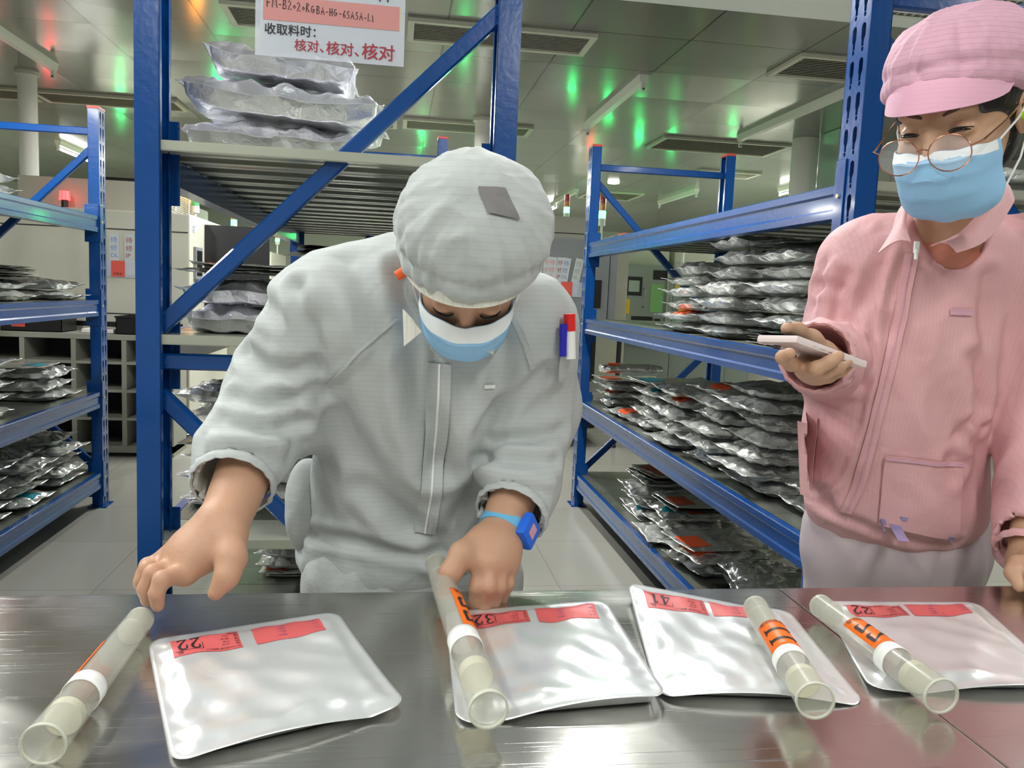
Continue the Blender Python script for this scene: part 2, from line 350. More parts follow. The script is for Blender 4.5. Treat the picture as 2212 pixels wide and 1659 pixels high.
# ceiling fixtures
def fixture(x, y, label, lit, L=1.5, group=None):
    t = empty('ceiling_light', (x,y,CZ), label, 'ceiling light', group)
    MB().prism([(x-0.032,CZ),(x-0.022,CZ-0.05),(x+0.022,CZ-0.05),(x+0.032,CZ)],1,y-L/2,y+L/2).build('housing','tube_housing',t)
    for e in (-1,1):
        yy = y+e*(L/2-0.012)
        s = MB().box(x-0.013,x+0.013,yy-0.012,yy+0.012,CZ-0.102,CZ-0.045,bev=0.004).build('socket','white_plastic',t)
        if not lit: MB().cyl((x,yy-0.014,CZ-0.088),(x,yy-0.0125,CZ-0.088),0.006,n=10).build('socket_hole','black',s)
    if lit: MB().cyl((x,y-L/2+0.03,CZ-0.083),(x,y+L/2-0.03,CZ-0.083),0.013,n=14).build('tube','tube_on',t,True)
    return t
for (x,y,pw),lb in zip(LIT, ['lit batten tube light on the ceiling above the stacked foil bags','lit batten tube light far left, behind the left rack post',
        'lit batten tube light far back, just right of the man\'s cap','lit batten tube light behind the camera, left of centre','lit batten tube light behind the camera, right of centre',
        'lit batten tube light above the right end of the bench','lit batten tube light over the left aisle beside the camera','added unseen tube light over the right aisle, brightening the bag fronts',
        'added unseen tube light between the left and central racks','lit batten tube light far back over the machine row','lit batten tube light far back at the right','lit batten tube light at the right wall','added unseen tube light right above the person in white','added unseen tube light over the left rack, brightening the machines behind']):
    fixture(x, y, lb, True, 1.25)  # fixtures labelled added are unseen, put up only to brighten bags, bench and machines
fixture(1.525,5.98,'unlit tube fixture in the middle of the ceiling, right of the central rack',False,1.55)
fixture(2.86,5.95,'long unlit tube fixture near the white columns on the right',False,1.7)
fixture(-2.33,5.35,'unlit tube fixture at the upper left, in front of the left round column',False,1.6)
fixture(2.35,11.6,'distant unlit tube fixture beside a vent, behind the right rack\'s far post',False,1.5)
fixture(3.75,10.9,'distant unlit tube fixture seen over the right rack\'s top beam',False,1.5)
def vent(x0,x1,y0,y1,label,n=12,white=False):
    t = empty('ceiling_vent', ((x0+x1)/2,(y0+y1)/2,CZ), label, 'vent')
    fr = MB(); w=0.035
    for a in ((x0,x1,y0,y0+w),(x0,x1,y1-w,y1),(x0,x0+w,y0+w,y1-w),(x1-w,x1,y0+w,y1-w)): fr.box(a[0],a[1],a[2],a[3],CZ-0.022,CZ-0.001)
    fr.build('frame','cream_metal' if not white else 'white_plastic',t)
    s = MB()
    for i in range(n):
        y = y0+w+(y1-y0-2*w)*(i+0.5)/n; h=(y1-y0-2*w)/n
        s.prism([(y-h*0.42,CZ-0.017),(y-h*0.34,CZ-0.019),(y+h*0.42,CZ-0.004),(y+h*0.34,CZ-0.002)],0,x0+w,x1-w)
    s.build('louvre_blades','cream_dark' if not white else 'white_plastic',t)
    MB().box(x0+w,x1-w,y0+w,y1-w,CZ-0.0015,CZ-0.0005).build('vent_throat','dark_interior',t)
vent(-0.92,0.0,4.50,4.87,'ceiling louvre panel partly behind the hanging sign')
vent(0.03,1.05,4.50,4.87,'wide ceiling louvre panel crossed by the central rack\'s right post')
vent(2.22,3.25,4.50,4.95,'ceiling louvre panel left of the near post of the right rack')
vent(-3.75,-2.9,7.02,7.42,'dark ceiling louvre at the far left edge')
vent(-2.85,-1.75,7.02,7.42,'long dark ceiling louvre left of the central rack\'s left post')
vent(-0.66,-0.02,7.05,7.5,'dark ceiling louvre below the lit tube, behind the foil bags')
vent(0.03,1.13,7.05,7.45,'dark ceiling louvre behind the central rack\'s diagonal brace')
vent(2.27,3.45,7.02,7.6,'dark ceiling louvre right of the unlit tube fixture in mid ceiling')
vent(2.55,3.3,10.9,11.7,'far ceiling louvre behind the right rack\'s far frame')
vent(3.2,3.9,8.6,9.0,'small far ceiling louvre above the right rack\'s far crossbar')
# big return-air cassette close by, top right
t = empty('air_conditioner', (2.2,3.2,CZ), 'large white ceiling air unit with an egg-crate grille at the top right', 'air conditioner')
m = MB()
for a in ((0.9,2.16,2.5,3.86),(2.161,3.6,3.74,3.86),(3.5,3.6,2.5,3.739),(2.161,3.499,2.5,2.62)): m.box(*a, CZ-0.045, CZ-0.001, bev=0.008)
m.build('casing','label_white',t)
m = MB()
for i in range(22):
    y=2.63+i*0.052; m.prism([(y,CZ-0.04),(y+0.006,CZ-0.043),(y+0.03,CZ-0.02),(y+0.026,CZ-0.016)],0,2.16,3.5)
for i in range(34):
    x=2.17+i*0.04; m.box(x,x+0.004,2.62,3.74,CZ-0.036,CZ-0.018)
m.build('grille','white_plastic',t)
MB().box(2.16,3.5,2.62,3.74,CZ-0.004,CZ-0.002).build('grille_throat','dark_interior',t)
tag(MB().cyl((2.62,10.0,CZ-0.02),(2.62,10.0,CZ-0.001),0.07,n=20).build('downlight','tube_on',None,True),'small round bright downlight above the right rack\'s far crossbar','ceiling light')

# ---------------------------------------------------------------- blue boltless racks
PW, PD, PH = 0.052, 0.09, 2.0
def teardrop(cx, cz, w=0.017, h=0.052):
    top=[(cx+w/2*math.cos(a), cz+h/2-w/2+w/2*math.sin(a)) for a in [PI*i/6 for i in range(7)]]
    return top+[(cx-w/2,cz-0.004),(cx-w/5,cz-0.014),(cx-w/5,cz-h/2),(cx+w/3,cz-h/2),(cx+w/3,cz-0.014),(cx+w/2,cz-0.006)]
def ring(cx, cz, r=0.0045): return [(cx+r*math.cos(a),cz+1.35*r*math.sin(a)) for a in [2*PI*i/8 for i in range(8)]]
def post_mesh():
    """C-shaped upright, perforated web on the plane x=0 facing -x, body towards +x; front face y=0"""
    m = MB(); pitch = 0.0769; n = 26
    outer=[(0,0),(PD,0),(PD,pitch),(0,pitch)]
    holes=[teardrop(0.026,0.042), [(PD-a,b) for a,b in teardrop(0.026,0.042)][::-1], ring(0.026,0.004+0.006), ring(PD-0.026,0.010)]
    polys=[[Vector((a,b,0)) for a,b in outer]]+[[Vector((a,b,0)) for a,b in h] for h in holes]
    flat=[v for p in polys for v in p]; tris=tessellate_polygon(polys)
    th=0.0025
    for k in range(n):
        z=k*pitch
        for x in (0, th): m.add([(x,v.x,v.y+z) for v in flat], tris)
        for h in holes:
            c=len(h); m.add([(0,a,b+z) for a,b in h]+[(th,a,b+z) for a,b in h],[(i,(i+1)%c,c+(i+1)%c,c+i) for i in range(c)])
    H=n*pitch
    for (y0,y1) in ((0,th),(PD-th,PD)):
        m.box(0,PW,y0,y1,0,H)
    m.box(PW-th,PW,0,0.016,0,H); m.box(PW-th,PW,PD-0.016,PD,0,H)
    m.box(0.001,PW-0.001,0.001,PD-0.001,0,0.004)
    me = m.mesh('post', fix=False); me.materials.append(MAT['blue_paint']); return me
POST = post_mesh()
_m = MB().box(-0.002,PW+0.002,-0.002,PD+0.002,PH-0.001,PH+0.012,bev=0.003); CAP = _m.mesh('cap'); CAP.materials.append(MAT['red_cap'])
_m = MB().box(-0.02,PW+0.02,-0.015,PD+0.015,0,0.006,bev=0.002); FOOT=_m.mesh('foot'); FOOT.materials.append(MAT['blue_paint'])
def beam_profile():
    # (x outward, z) ; x=0 is the outer face plane, the body towards +x
    return [(0.0,-0.002),(0.0,-0.020),(0.004,-0.026),(0.004,-0.056),(0.0,-0.062),(0.0,-0.080),(0.045,-0.080),(0.045,-0.022),(0.024,-0.022),(0.024,0.0),(0.002,0.0)]
DECKZ = (1.482, 1.066, 0.602, 0.185)
def rack(name, x0, y0, W, L, label, diag, parts_note=''):
    """x0: left face, y0: front face; W across, L deep. diag: +1 upper brace runs from upper right to lower left"""
    t = empty(name, (x0,y0,0), label, 'rack')
    for ix in (0,1):
        for iy in (0,1):
            p = bpy.data.objects.new('post', POST); COL.objects.link(p); p.parent = t
            px = 0 if ix==0 else W; py = 0 if iy==0 else L-PD
            p.location = (px,py,0)
            if ix: p.scale = (-1,1,1)
            for nm,me in (('post_cap',CAP),('foot_plate',FOOT)):
                c = bpy.data.objects.new(nm, me); COL.objects.link(c); c.parent = p
    # frame braces, front and back
    for iy in (0,1):
        yb = y0+(0.026 if iy==0 else L-0.026-0.03)
        def bar(za, zb, flip, nm):
            xa, xb = x0+0.040, x0+W-0.040
            if flip: xa, xb = xb, xa
            a=Vector((xa,0,za)); b=Vector((xb,0,zb)); d=(b-a).normalized(); n=Vector((-d.z,0,d.x)); h=0.018
            c=[a+n*h,a-n*h,b-n*h,b+n*h]; c2=[a+n*(h-0.005),a-n*(h-0.005),b-n*(h-0.005),b+n*(h-0.005)]
            m = MB()
            ys = [yb, yb+0.028]
            poly=[(-h,0.006),(-h+0.004,0),(h-0.004,0),(h,0.006),(h,0.024),(h-0.006,0.024),(h-0.006,0.004),(-h+0.006,0.004),(-h+0.006,0.024),(-h,0.024)]
            vs=[]
            for q in (a,b):
                for (u,v) in poly: vs.append((q.x+n.x*u, yb+v, q.z+n.z*u))
            k=len(poly)
            m.add(vs,[(i,(i+1)%k,k+(i+1)%k,k+i) for i in range(k)]+[tuple(range(k-1,-1,-1)),tuple(range(k,2*k))])
            for q,s in ((a,1),(b,-1)):
                m.cyl((q.x+d.x*s*0.014,yb-0.003,q.z+d.z*s*0.014),(q.x+d.x*s*0.014,yb+0.002,q.z+d.z*s*0.014),0.007,n=8)
            m.build(nm,'blue_paint',t)
        bar(1.895,1.895,False,'crossbar'); bar(1.005,1.005,False,'crossbar'); bar(0.11,0.11,False,'crossbar')
        f = diag>0
        bar(1.82,1.08,f,'diagonal_brace')       # upper: from one side high ...
        bar(0.93,0.19,not f,'diagonal_brace')
    # shelf beams with their end plates and decks
    for dz in DECKZ:
        for ix in (0,1):
            xs = x0+0.004 if ix==0 else x0+W-0.004; sg = 1 if ix==0 else -1
            m = MB(); m.prism([(xs+sg*a,dz+b) for a,b in beam_profile()],1,y0+PD+0.002,y0+L-PD-0.002)
            bo = m.build('shelf_beam','blue_paint',t)
            for iy in (0,1):
                ya = y0+PD if iy==0 else y0+L-PD
                s = -1 if iy==0 else 1
                m = MB()
                xo = x0-0.0035 if ix==0 else x0+W+0.0035
                m.box(min(xo,xo+sg*0.003),max(xo,xo+sg*0.003), min(ya,ya+s*0.042)-0.0,max(ya,ya+s*0.042),dz-0.13,dz+0.055,bev=0.0014)
                m.box(min(xs,xs+sg*0.066),max(xs,xs+sg*0.066), min(ya,ya-s*0.004),max(ya,ya-s*0.004),dz-0.13,dz+0.055,bev=0.0012)
                pl = m.build('end_plate','blue_paint',bo)
                MB().cyl((xo-sg*0.004,ya+s*0.02,dz-0.03),(xo+sg*0.001,ya+s*0.02,dz-0.03),0.0055,n=10).build('safety_pin','pin',pl)
        n = int(round((L-2*0.0)/0.17)); w=(L-0.012)/n
        for k in range(n):
            ya = y0+0.006+k*w; yb_=ya+w-0.003; m = MB()
            xa, xb = x0+0.030, x0+W-0.030; th=0.0015; h=0.021
            # folded plank: flat top, downturned edges, two ribs underneath
            m.box(xa,xb,ya,yb_,dz-th,dz)
            for yy in (ya, yb_-th): m.box(xa,xb,yy,yy+th,dz-h,dz-th)
            m.box(xa,xb,ya+th,ya+0.016,dz-h,dz-h+th); m.box(xa,xb,yb_-0.016,yb_-th,dz-h,dz-h+th)
            c=(ya+yb_)/2
            m.prism([(c-0.026,dz-th),(c-0.014,dz-0.017),(c+0.014,dz-0.017),(c+0.026,dz-th),(c+0.024,dz-th),(c+0.013,dz-0.0155),(c-0.013,dz-0.0155),(c-0.024,dz-th)],0,xa,xb)
            # side seams: a front-most plank shows its grey folded lip
            if k==0: m.box(xa,xb,ya-0.001,ya+0.0012,dz-0.019,dz+0.001)
            m.build('deck_plank','deck_paint' if k==0 else 'galvanised',t)
    return t
rack('storage_rack', 1.041, 1.79, 0.818, 2.755, 'blue boltless rack at the right, behind the woman in pink', -1)
rack('storage_rack', -2.280, 1.72, 0.820, 2.755, 'blue boltless rack at the far left edge, cut off by the photo', 1)
rack('storage_rack', -0.555, 1.88, 0.818, 2.755, 'blue boltless rack in the centre, behind the man in white', 1)

# ---------------------------------------------------------------- foil bags on the shelves
def bag_proto(seed, L, W, T, m, NU=34, NV=28, crumple=1.0, labels=(), fold=0.0, name='foil_bag', blunt=0.42, seal=0.93):
    """a filled foil bag, longer side along x, resting on z=0; returns root with its body (and labels)"""
    rnd=random.Random(seed); off=Vector((rnd.uniform(-50,50),rnd.uniform(-50,50),seed*3.7))
    ph=[rnd.uniform(0,6.28) for _ in range(12)]
    cur=[rnd.uniform(-0.2,1.0) for _ in range(4)]
    flat = T<0.02
    def prof(a):
        a=min(1,abs(a)); s=seal
        if a>s: return 0.0
        return (1-(a/s)**2.8)
    def surf(u,v,top):
        f=(prof(u)**blunt)*(prof(v)**blunt)
        au,av=abs(u),abs(v)
        x=u*L/2*(1-0.055*(1-v*v)*(0 if flat else 1)); y=v*W/2*(1-0.05*(1-u*u)*(0 if flat else 1))
        e=max(au,av)
        q=Vector((u*2.6,v*2.2,0))+off
        rid=abs(mnoise.noise(q*1.5))*1.0+0.6*abs(mnoise.noise(q*3.1+Vector((9,3,1))))
        # creases fanning in from each seal
        if au>av: fan=math.sin(13*v+ph[0]+3*mnoise.noise(q)+ph[1]*math.copysign(1,u))
        else: fan=math.sin(15*u+ph[2]+3*mnoise.noise(q+Vector((4,4,4))))
        edge=max(0.0,min(1.0,(e-0.35)/0.4))*max(0,1-(e-0.86)/0.14 if e>0.86 else 1)
        zc=T*0.42
        lump=0.80+0.25*mnoise.noise(q*0.8)
        if top: z=zc+T*0.56*f*lump+crumple*(-0.009*rid*min(1,f*2.5)*(T/0.05)+0.0045*fan*edge*(T/0.05)**0.5)
        else: z=zc-T*0.42*min(1,f*1.5)+crumple*0.0025*fan*edge*(T/0.05)**0.5
        # seal edge waves and corner curl
        w=0.0
        if e>0.75:
            k=(e-0.75)/0.25
            w=k*(0.0035*math.sin(7*(v if au>av else u)+ph[3]+(2 if u>0 else 0))*(0.5 if flat else 1)*min(1,T/0.03+0.3))
        c=max(0,au-0.6)*max(0,av-0.6)/0.16
        ci=(0 if u<0 else 1)+(0 if v<0 else 2)
        w+=c*cur[ci]*0.011*min(1,T/0.03+0.35)
        z=max(0.0006 if not top else 0.0012, z+w)
        if fold: z+=fold*max(0,u)**2
        return (x,y,z)
    vs=[];fs=[]; A=NU+1
    us=[math.copysign(abs(2*i/NU-1)**0.9,2*i/NU-1) for i in range(NU+1)]; vv=[math.copysign(abs(2*j/NV-1)**0.9,2*j/NV-1) for j in range(NV+1)]
    for top in (1,0):
        for j in range(NV+1):
            for i in range(NU+1):
                x,y,z=surf(us[i],vv[j],True) if top else surf(us[i],vv[j],False)
                if not top and max(abs(us[i]),abs(vv[j]))> 0.93:
                    x,y,z=surf(us[i],vv[j],True); z-=0.0006
                vs.append((x,y,z))
    n=A*(NV+1)
    for j in range(NV):
        for i in range(NU):
            a=j*A+i; fs.append((a,a+1,a+A+1,a+A)); fs.append((n+a,n+a+A,n+a+A+1,n+a+1))
    rim=list(range(A))+[j*A+NU for j in range(1,NV+1)]+[NV*A+i for i in range(NU-1,-1,-1)]+[j*A for j in range(NV-1,0,-1)]
    for k in range(len(rim)): a,b=rim[k],rim[(k+1)%len(rim)]; fs.append((a,n+a,n+b,b))
    root=bpy.data.objects.new(name,None); root.empty_display_size=0.03
    me=bpy.data.meshes.new('bag'); me.from_pydata(vs,[],fs); me.update(); me.materials.append(MAT[m]); me.shade_smooth()
    body=bpy.data.objects.new('bag_body',me); body.parent=root
    for (u0,u1,v0,v1,lm) in labels:
        gv=[];gf=[]
        for k_ in (0.0012,0.0007):
            for j in range(9):
                for i in range(13):
                    x,y,z=surf(u0+(u1-u0)*i/12,v0+(v1-v0)*j/8,True); gv.append((x,y,z+k_))
        for j in range(8):
            for i in range(12): a=j*13+i; gf.append((a,a+1,a+14,a+13)); gf.append((117+a,117+a+13,117+a+14,117+a+1))
        lme=bpy.data.meshes.new('label'); lme.from_pydata(gv,[],gf); lme.update(); lme.materials.append(MAT[lm]); lme.shade_smooth()
        lo=bpy.data.objects.new('label',lme); lo.parent=root
    root['T']=T
    return root
PROTO={}
def P_(k,*a,**kw): PROTO[k]=bag_proto(*a,**kw)
P_('a',1,0.40,0.30,0.058,'foil'); P_('b',2,0.40,0.32,0.054,'foil'); P_('c',3,0.38,0.30,0.062,'foil',crumple=1.5)
P_('d',4,0.42,0.31,0.052,'foil',crumple=1.2); P_('e',5,0.36,0.28,0.066,'foil',crumple=1.6)
P_('o',6,0.40,0.31,0.048,'foil',labels=((-0.88,-0.40,-0.6,0.25,'label_red'),))
P_('y',7,0.38,0.30,0.052,'foil',labels=((-0.86,-0.45,-0.5,0.05,'label_cyan'),))
P_('k',8,0.38,0.29,0.012,'foil_dark',crumple=0.8)
P_('f',9,0.36,0.28,0.010,'foil',crumple=0.7,labels=((-0.90,-0.50,-0.75,-0.08,'label_red'),(-0.90,-0.50,0.02,0.70,'label_red')))
P_('g',10,0.36,0.28,0.011,'foil',crumple=0.7,labels=((-0.90,-0.42,-0.6,0.35,'label_red'),))
P_('h',11,0.36,0.28,0.010,'foil',crumple=0.6,labels=((-0.88,-0.45,-0.5,0.4,'label_cyan'),))
P_('L1',21,0.40,0.34,0.088,'foil_lilac',NU=60,NV=50,crumple=0.8,blunt=0.24,seal=0.96); P_('L2',22,0.46,0.36,0.098,'foil_lilac',NU=64,NV=50,crumple=0.9,blunt=0.24,seal=0.96)
P_('L3',23,0.36,0.30,0.092,'foil_lilac',NU=56,NV=46,crumple=0.9,blunt=0.24,seal=0.96)
P_('M1',24,0.44,0.34,0.075,'foil_lilac',NU=56,NV=46,crumple=1.3,blunt=0.24,seal=0.96); P_('M2',25,0.42,0.34,0.070,'foil_lilac',NU=56,NV=46,crumple=1.5,blunt=0.24,seal=0.96)
P_('D1',26,0.34,0.30,0.060,'foil_dark',crumple=1.3)
def bag(kind, x, y, z, label, group, rz=0.0, s=(1,1,1), rx=0.0, ry=0.0):
    r=copy_tree(PROTO[kind]); del r['T']
    r.location=(x,y,z); r.rotation_euler=(rx,ry,rz); r.scale=s
    return tag(r,label,'foil bag',group)
ORD=['bottom','second','third','fourth','fifth','sixth','seventh','eighth','ninth','tenth']
KIND={'k':'thin dark foil bag','f':'flat double-labelled foil bag','g':'flat red-labelled foil bag','h':'flat foil bag with cyan label','o':'puffy foil bag with red label','y':'puffy foil bag with cyan label','D':'dark puffy foil bag'}
brn=random.Random(77)
def pile(kinds, x, y, z0, where, group, rz=0.0, jit=0.02, sx=1.0, comp=0.93):
    z=z0+0.001; n=len(kinds)
    for i,k in enumerate(kinds):
        T=PROTO[k]['T']; s=(sx*brn.uniform(0.94,1.06),brn.uniform(0.94,1.06),brn.uniform(0.88,0.99))
        kd=KIND.get(k,'puffy foil bag')
        pos='lone' if n==1 else ('topmost' if i==n-1 else ORD[i]+(' up' if i else ''))
        lb='%s, %s, %s'%(kd,pos,where)
        r=brn.uniform(-0.07,0.07)+rz+(PI if brn.random()<0.4 and k not in 'ofghy' else 0)
        bag(k, x+brn.uniform(-jit,jit), y+brn.uniform(-jit,jit), z, lb, group, r, s)
        z+=T*s[2]*comp
    return z
S1,S2,S3,S4 = DECKZ
# right-hand rack, aisle face x=1.04
g='foil bags on the right rack'
pile('doabde',1.285,3.12,S2,'far stack, right rack\'s second shelf',g)
pile('badcaeb',1.285,2.72,S2,'middle stack, right rack\'s second shelf',g)
zt=pile('gfgkkacdba',1.285,2.30,S2,'near stack, right rack\'s second shelf',g)
bag('k',1.30,2.32,zt+0.002,'thin dark foil bag thrown on top of the near stack under the top shelf',g,0.3)
pile('o',1.29,4.22,S1,'far end, right rack\'s top shelf',g)
pile('ab',1.63,2.12,S1,'stack behind the woman\'s ear, right rack\'s top shelf',g,PI/2)
zt=pile('eoc',1.285,4.28,S3,'far stack, right rack\'s third shelf',g)
pile('g',1.27,4.24,zt+0.0,'top of far stack, right rack\'s third shelf',g,comp=1)
pile('o',1.27,3.93,S3,'gap before far stack, right rack\'s third shelf',g,0.1)
zt=pile('ceby',1.285,3.55,S3,'second far stack, right rack\'s third shelf',g)
pile('ggh',1.30,3.55,zt,'flat pile, second stack, right rack\'s third shelf',g,0.1)
pile('aceod',1.28,3.17,S3,'third far stack, right rack\'s third shelf',g)
pile('ecaebo',1.28,2.80,S3,'third stack from the woman, right rack\'s third shelf',g)
pile('bdcaeda',1.28,2.43,S3,'second stack from the woman, right rack\'s third shelf',g)
pile('ce',1.30,2.06,S3,'low stack beside the woman, right rack\'s third shelf',g)
zt=pile('hyaby',1.30,3.62,S4,'far stack, right rack\'s bottom shelf',g)
pile('kgf',1.33,3.60,zt,'flat pile, far stack, right rack\'s bottom shelf',g,0.15)
zt=pile('acy',1.28,3.24,S4,'second stack, right rack\'s bottom shelf',g)
pile('fkg',1.33,3.22,zt,'flat pile, second stack, right rack\'s bottom shelf',g,0.1)
pile('eog',1.27,2.88,S4,'crumpled middle stack, right rack\'s bottom shelf',g,0.15)
pile('kce',1.33,2.50,S4,'loose stack, right rack\'s bottom shelf',g,-0.2)
zt=pile('gkfkgkk',1.55,2.28,S4,'thin pile by the woman, right rack\'s bottom shelf',g,0.1)
# a rolled bag on the far stack of shelf three
t=empty('rolled_foil_bag',(1.25,4.20,S3+0.185),'rolled-up foil bag with red label, far stack of right rack\'s third shelf','foil bag')
m=MB(); 
pts=[];n_=40
for j in range(13):
    for k in range(n_):
        a=2*PI*k/n_; rr=0.034*(1+0.05*math.sin(3*a+j)+0.04*math.sin(5*a+2*j))*(1-0.30*max(0,(abs(j-6)/6)**6))
        pts.append((-0.17+0.34*j/12, math.cos(a)*rr*1.15, 0.030+math.sin(a)*rr*0.8))
m.add([(x*0.98+1.25,y+4.20,z+S3+0.185) for x,y,z in pts],[(j*n_+k,j*n_+(k+1)%n_,(j+1)*n_+(k+1)%n_,(j+1)*n_+k) for j in range(12) for k in range(n_)]+[tuple(range(n_)),tuple(range(12*n_,13*n_))])
m.build('rolled_body','foil',t,True)
m=MB(); r0=[(-0.13+0.06*i, a) for i in (0,1) for a in [1.0+0.16*q for q in range(10)]]
m.add([(1.25+x, 4.20+math.cos(-a)*0.0405, S3+0.185+0.030+abs(math.sin(a))*0.0295) for x,a in r0],[(q,q+1,q+11,q+10) for q in range(9)])
m.build('label','label_red',t,True)
# left-hand rack, aisle face x=-1.46, bags point towards +x
g='foil bags on the left rack'
pile('hae',-1.70,3.52,S1,'stack, left rack\'s top shelf',g,PI)
zt=pile('ab',-1.72,3.70,S2,'left stack, left rack\'s second shelf',g,PI)
pile('kkgkk',-1.70,3.72,zt,'thin pile, left rack\'s second shelf',g,PI,jit=0.03)
pile('dc',-1.71,4.18,S2,'right stack, left rack\'s second shelf',g,PI)
pile('ecabd',-1.71,3.42,S3,'tall left stack, left rack\'s third shelf',g,PI)
zt=pile('dce',-1.71,4.10,S3,'right stack, left rack\'s third shelf',g,PI)
pile('h',-1.74,3.98,zt,'top of right stack, left rack\'s third shelf',g,PI)
pile('yecab',-1.71,3.36,S4,'left stack, left rack\'s bottom shelf',g,PI)
pile('yacde',-1.71,3.75,S4,'middle stack, left rack\'s bottom shelf',g,PI)
pile('dcbae',-1.71,4.15,S4,'right stack, left rack\'s bottom shelf',g,PI)
# central rack
g='large foil bags on the central rack'
bag('L1',-0.292,2.14,S1+0.002,'large silver foil bag, bottom one under the hanging sign',g,0.02)
bag('L2',-0.262,2.13,S1+0.082,'large silver foil bag, middle one under the hanging sign, its right end hanging down',g,-0.03,(1,1,1),0,0.06)
bag('L3',-0.272,2.12,S1+0.172,'silver foil bag, topmost of three under the hanging sign',g,0.03,(0.95,1,1),0,0.05)
bag('M1',-0.278,2.14,S2+0.002,'large crumpled foil bag, bottom one on the central rack\'s second shelf',g,0.03)
bag('M2',-0.285,2.14,S2+0.070,'large crumpled foil bag, second one on the central rack\'s second shelf',g,-0.04)
g='foil bags on the central rack'
bag('k',-0.32,2.08,S2+0.140,'flat foil envelope, lower of two on the central rack\'s second shelf',g,0.05,(0.95,0.9,1.2))
bag('f',-0.295,2.09,S2+0.155,'flat foil envelope, upper of two on the central rack\'s second shelf',g,0.02,(0.95,0.9,1.2))
zt=pile(['D1','D1','D1','D1'],-0.10,2.62,S2,'dark stack behind envelopes, central rack\'s second shelf',g,jit=0.015)
pile('kkk',-0.12,2.60,zt,'thin pile on dark stack, central rack\'s second shelf',g,0.2,jit=0.03)
pile(['D1','D1','D1','D1','D1'],0.08,3.05,S2,'farthest dark stack, central rack\'s second shelf',g)
pile('fbcakedc',-0.345,2.32,S3,'stack by man\'s sleeve, central rack\'s third shelf',g)
pile('kea',0.055,2.36,S3,'stack behind the man\'s waist, central rack\'s third shelf',g)
pile('gfabf',-0.24,2.93,S4,'low stack, central rack\'s bottom shelf',g)
for k,r in PROTO.items():
    for c in list(r.children): bpy.data.objects.remove(c)
    bpy.data.objects.remove(r)

# ---------------------------------------------------------------- stainless benches
TZ = 0.78
def steel_mat():
    m = mat('stainless', (0.64,0.63,0.60), 0.2, 1.0); N, L = nodes_of(m); b = N['Principled BSDF']
    tc = N.new('ShaderNodeNewGeometry')
    # broad smears change the polish
    n = N.new('ShaderNodeTexNoise'); n.inputs['Scale'].default_value=5; n.inputs['Detail'].default_value=5; n.inputs['Distortion'].default_value=1.2; L.new(tc.outputs['Position'], n.inputs['Vector'])
    mr = N.new('ShaderNodeMapRange'); mr.inputs['From Min'].default_value=0.3; mr.inputs['From Max'].default_value=0.75; mr.inputs['To Min'].default_value=0.14; mr.inputs['To Max'].default_value=0.27
    L.new(n.outputs['Fac'], mr.inputs['Value']); L.new(mr.outputs[0], b.inputs['Roughness'])
    # hairline scratches in several directions
    last=None
    for ang,sc,st in ((20,9,0.5),(75,8,0.4),(140,10,0.4)):
        mp = N.new('ShaderNodeMapping'); mp.inputs['Rotation'].default_value=(0,0,R(ang)); mp.inputs['Scale'].default_value=(0.35*sc,34*sc,1)
        L.new(tc.outputs['Position'], mp.inputs['Vector'])
        w = N.new('ShaderNodeTexNoise'); w.inputs['Scale'].default_value=1.0; w.inputs['Detail'].default_value=2; w.inputs['Distortion'].default_value=0.3; L.new(mp.outputs[0], w.inputs['Vector'])
        r = N.new('ShaderNodeMapRange'); r.inputs['From Min'].default_value=0.66; r.inputs['From Max'].default_value=0.76; L.new(w.outputs['Fac'], r.inputs['Value'])
        bp = N.new('ShaderNodeBump'); bp.inputs['Strength'].default_value=st*0.25; bp.inputs['Distance'].default_value=0.0015; L.new(r.outputs[0], bp.inputs['Height'])
        if last: L.new(last.outputs[0], bp.inputs['Normal'])
        last=bp
    L.new(last.outputs[0], b.inputs['Normal'])
    return m
steel_mat()
def bench(x0, x1, label):
    t = empty('workbench', ((x0+x1)/2, 0.7, 0), label, 'workbench')
    MB().box(x0,x1,0.30,1.085,TZ-0.04,TZ,bev=0.0018).build('benchtop','stainless',t)
    for x in (x0+0.06,x1-0.06):
        for y in (0.36,1.03): MB().cyl((x,y,0.0),(x,y,TZ-0.04),0.019,n=16).build('leg','galvanised',t,True)
    MB().box(x0+0.05,x1-0.05,0.37,1.02,0.2,0.215,bev=0.002).build('lower_shelf','galvanised',t)
bench(-1.25,0.5625,'stainless steel workbench holding three of the silver pouches, left of the seam')
bench(0.5640,2.05,'stainless steel workbench at the right, beyond the diagonal seam')

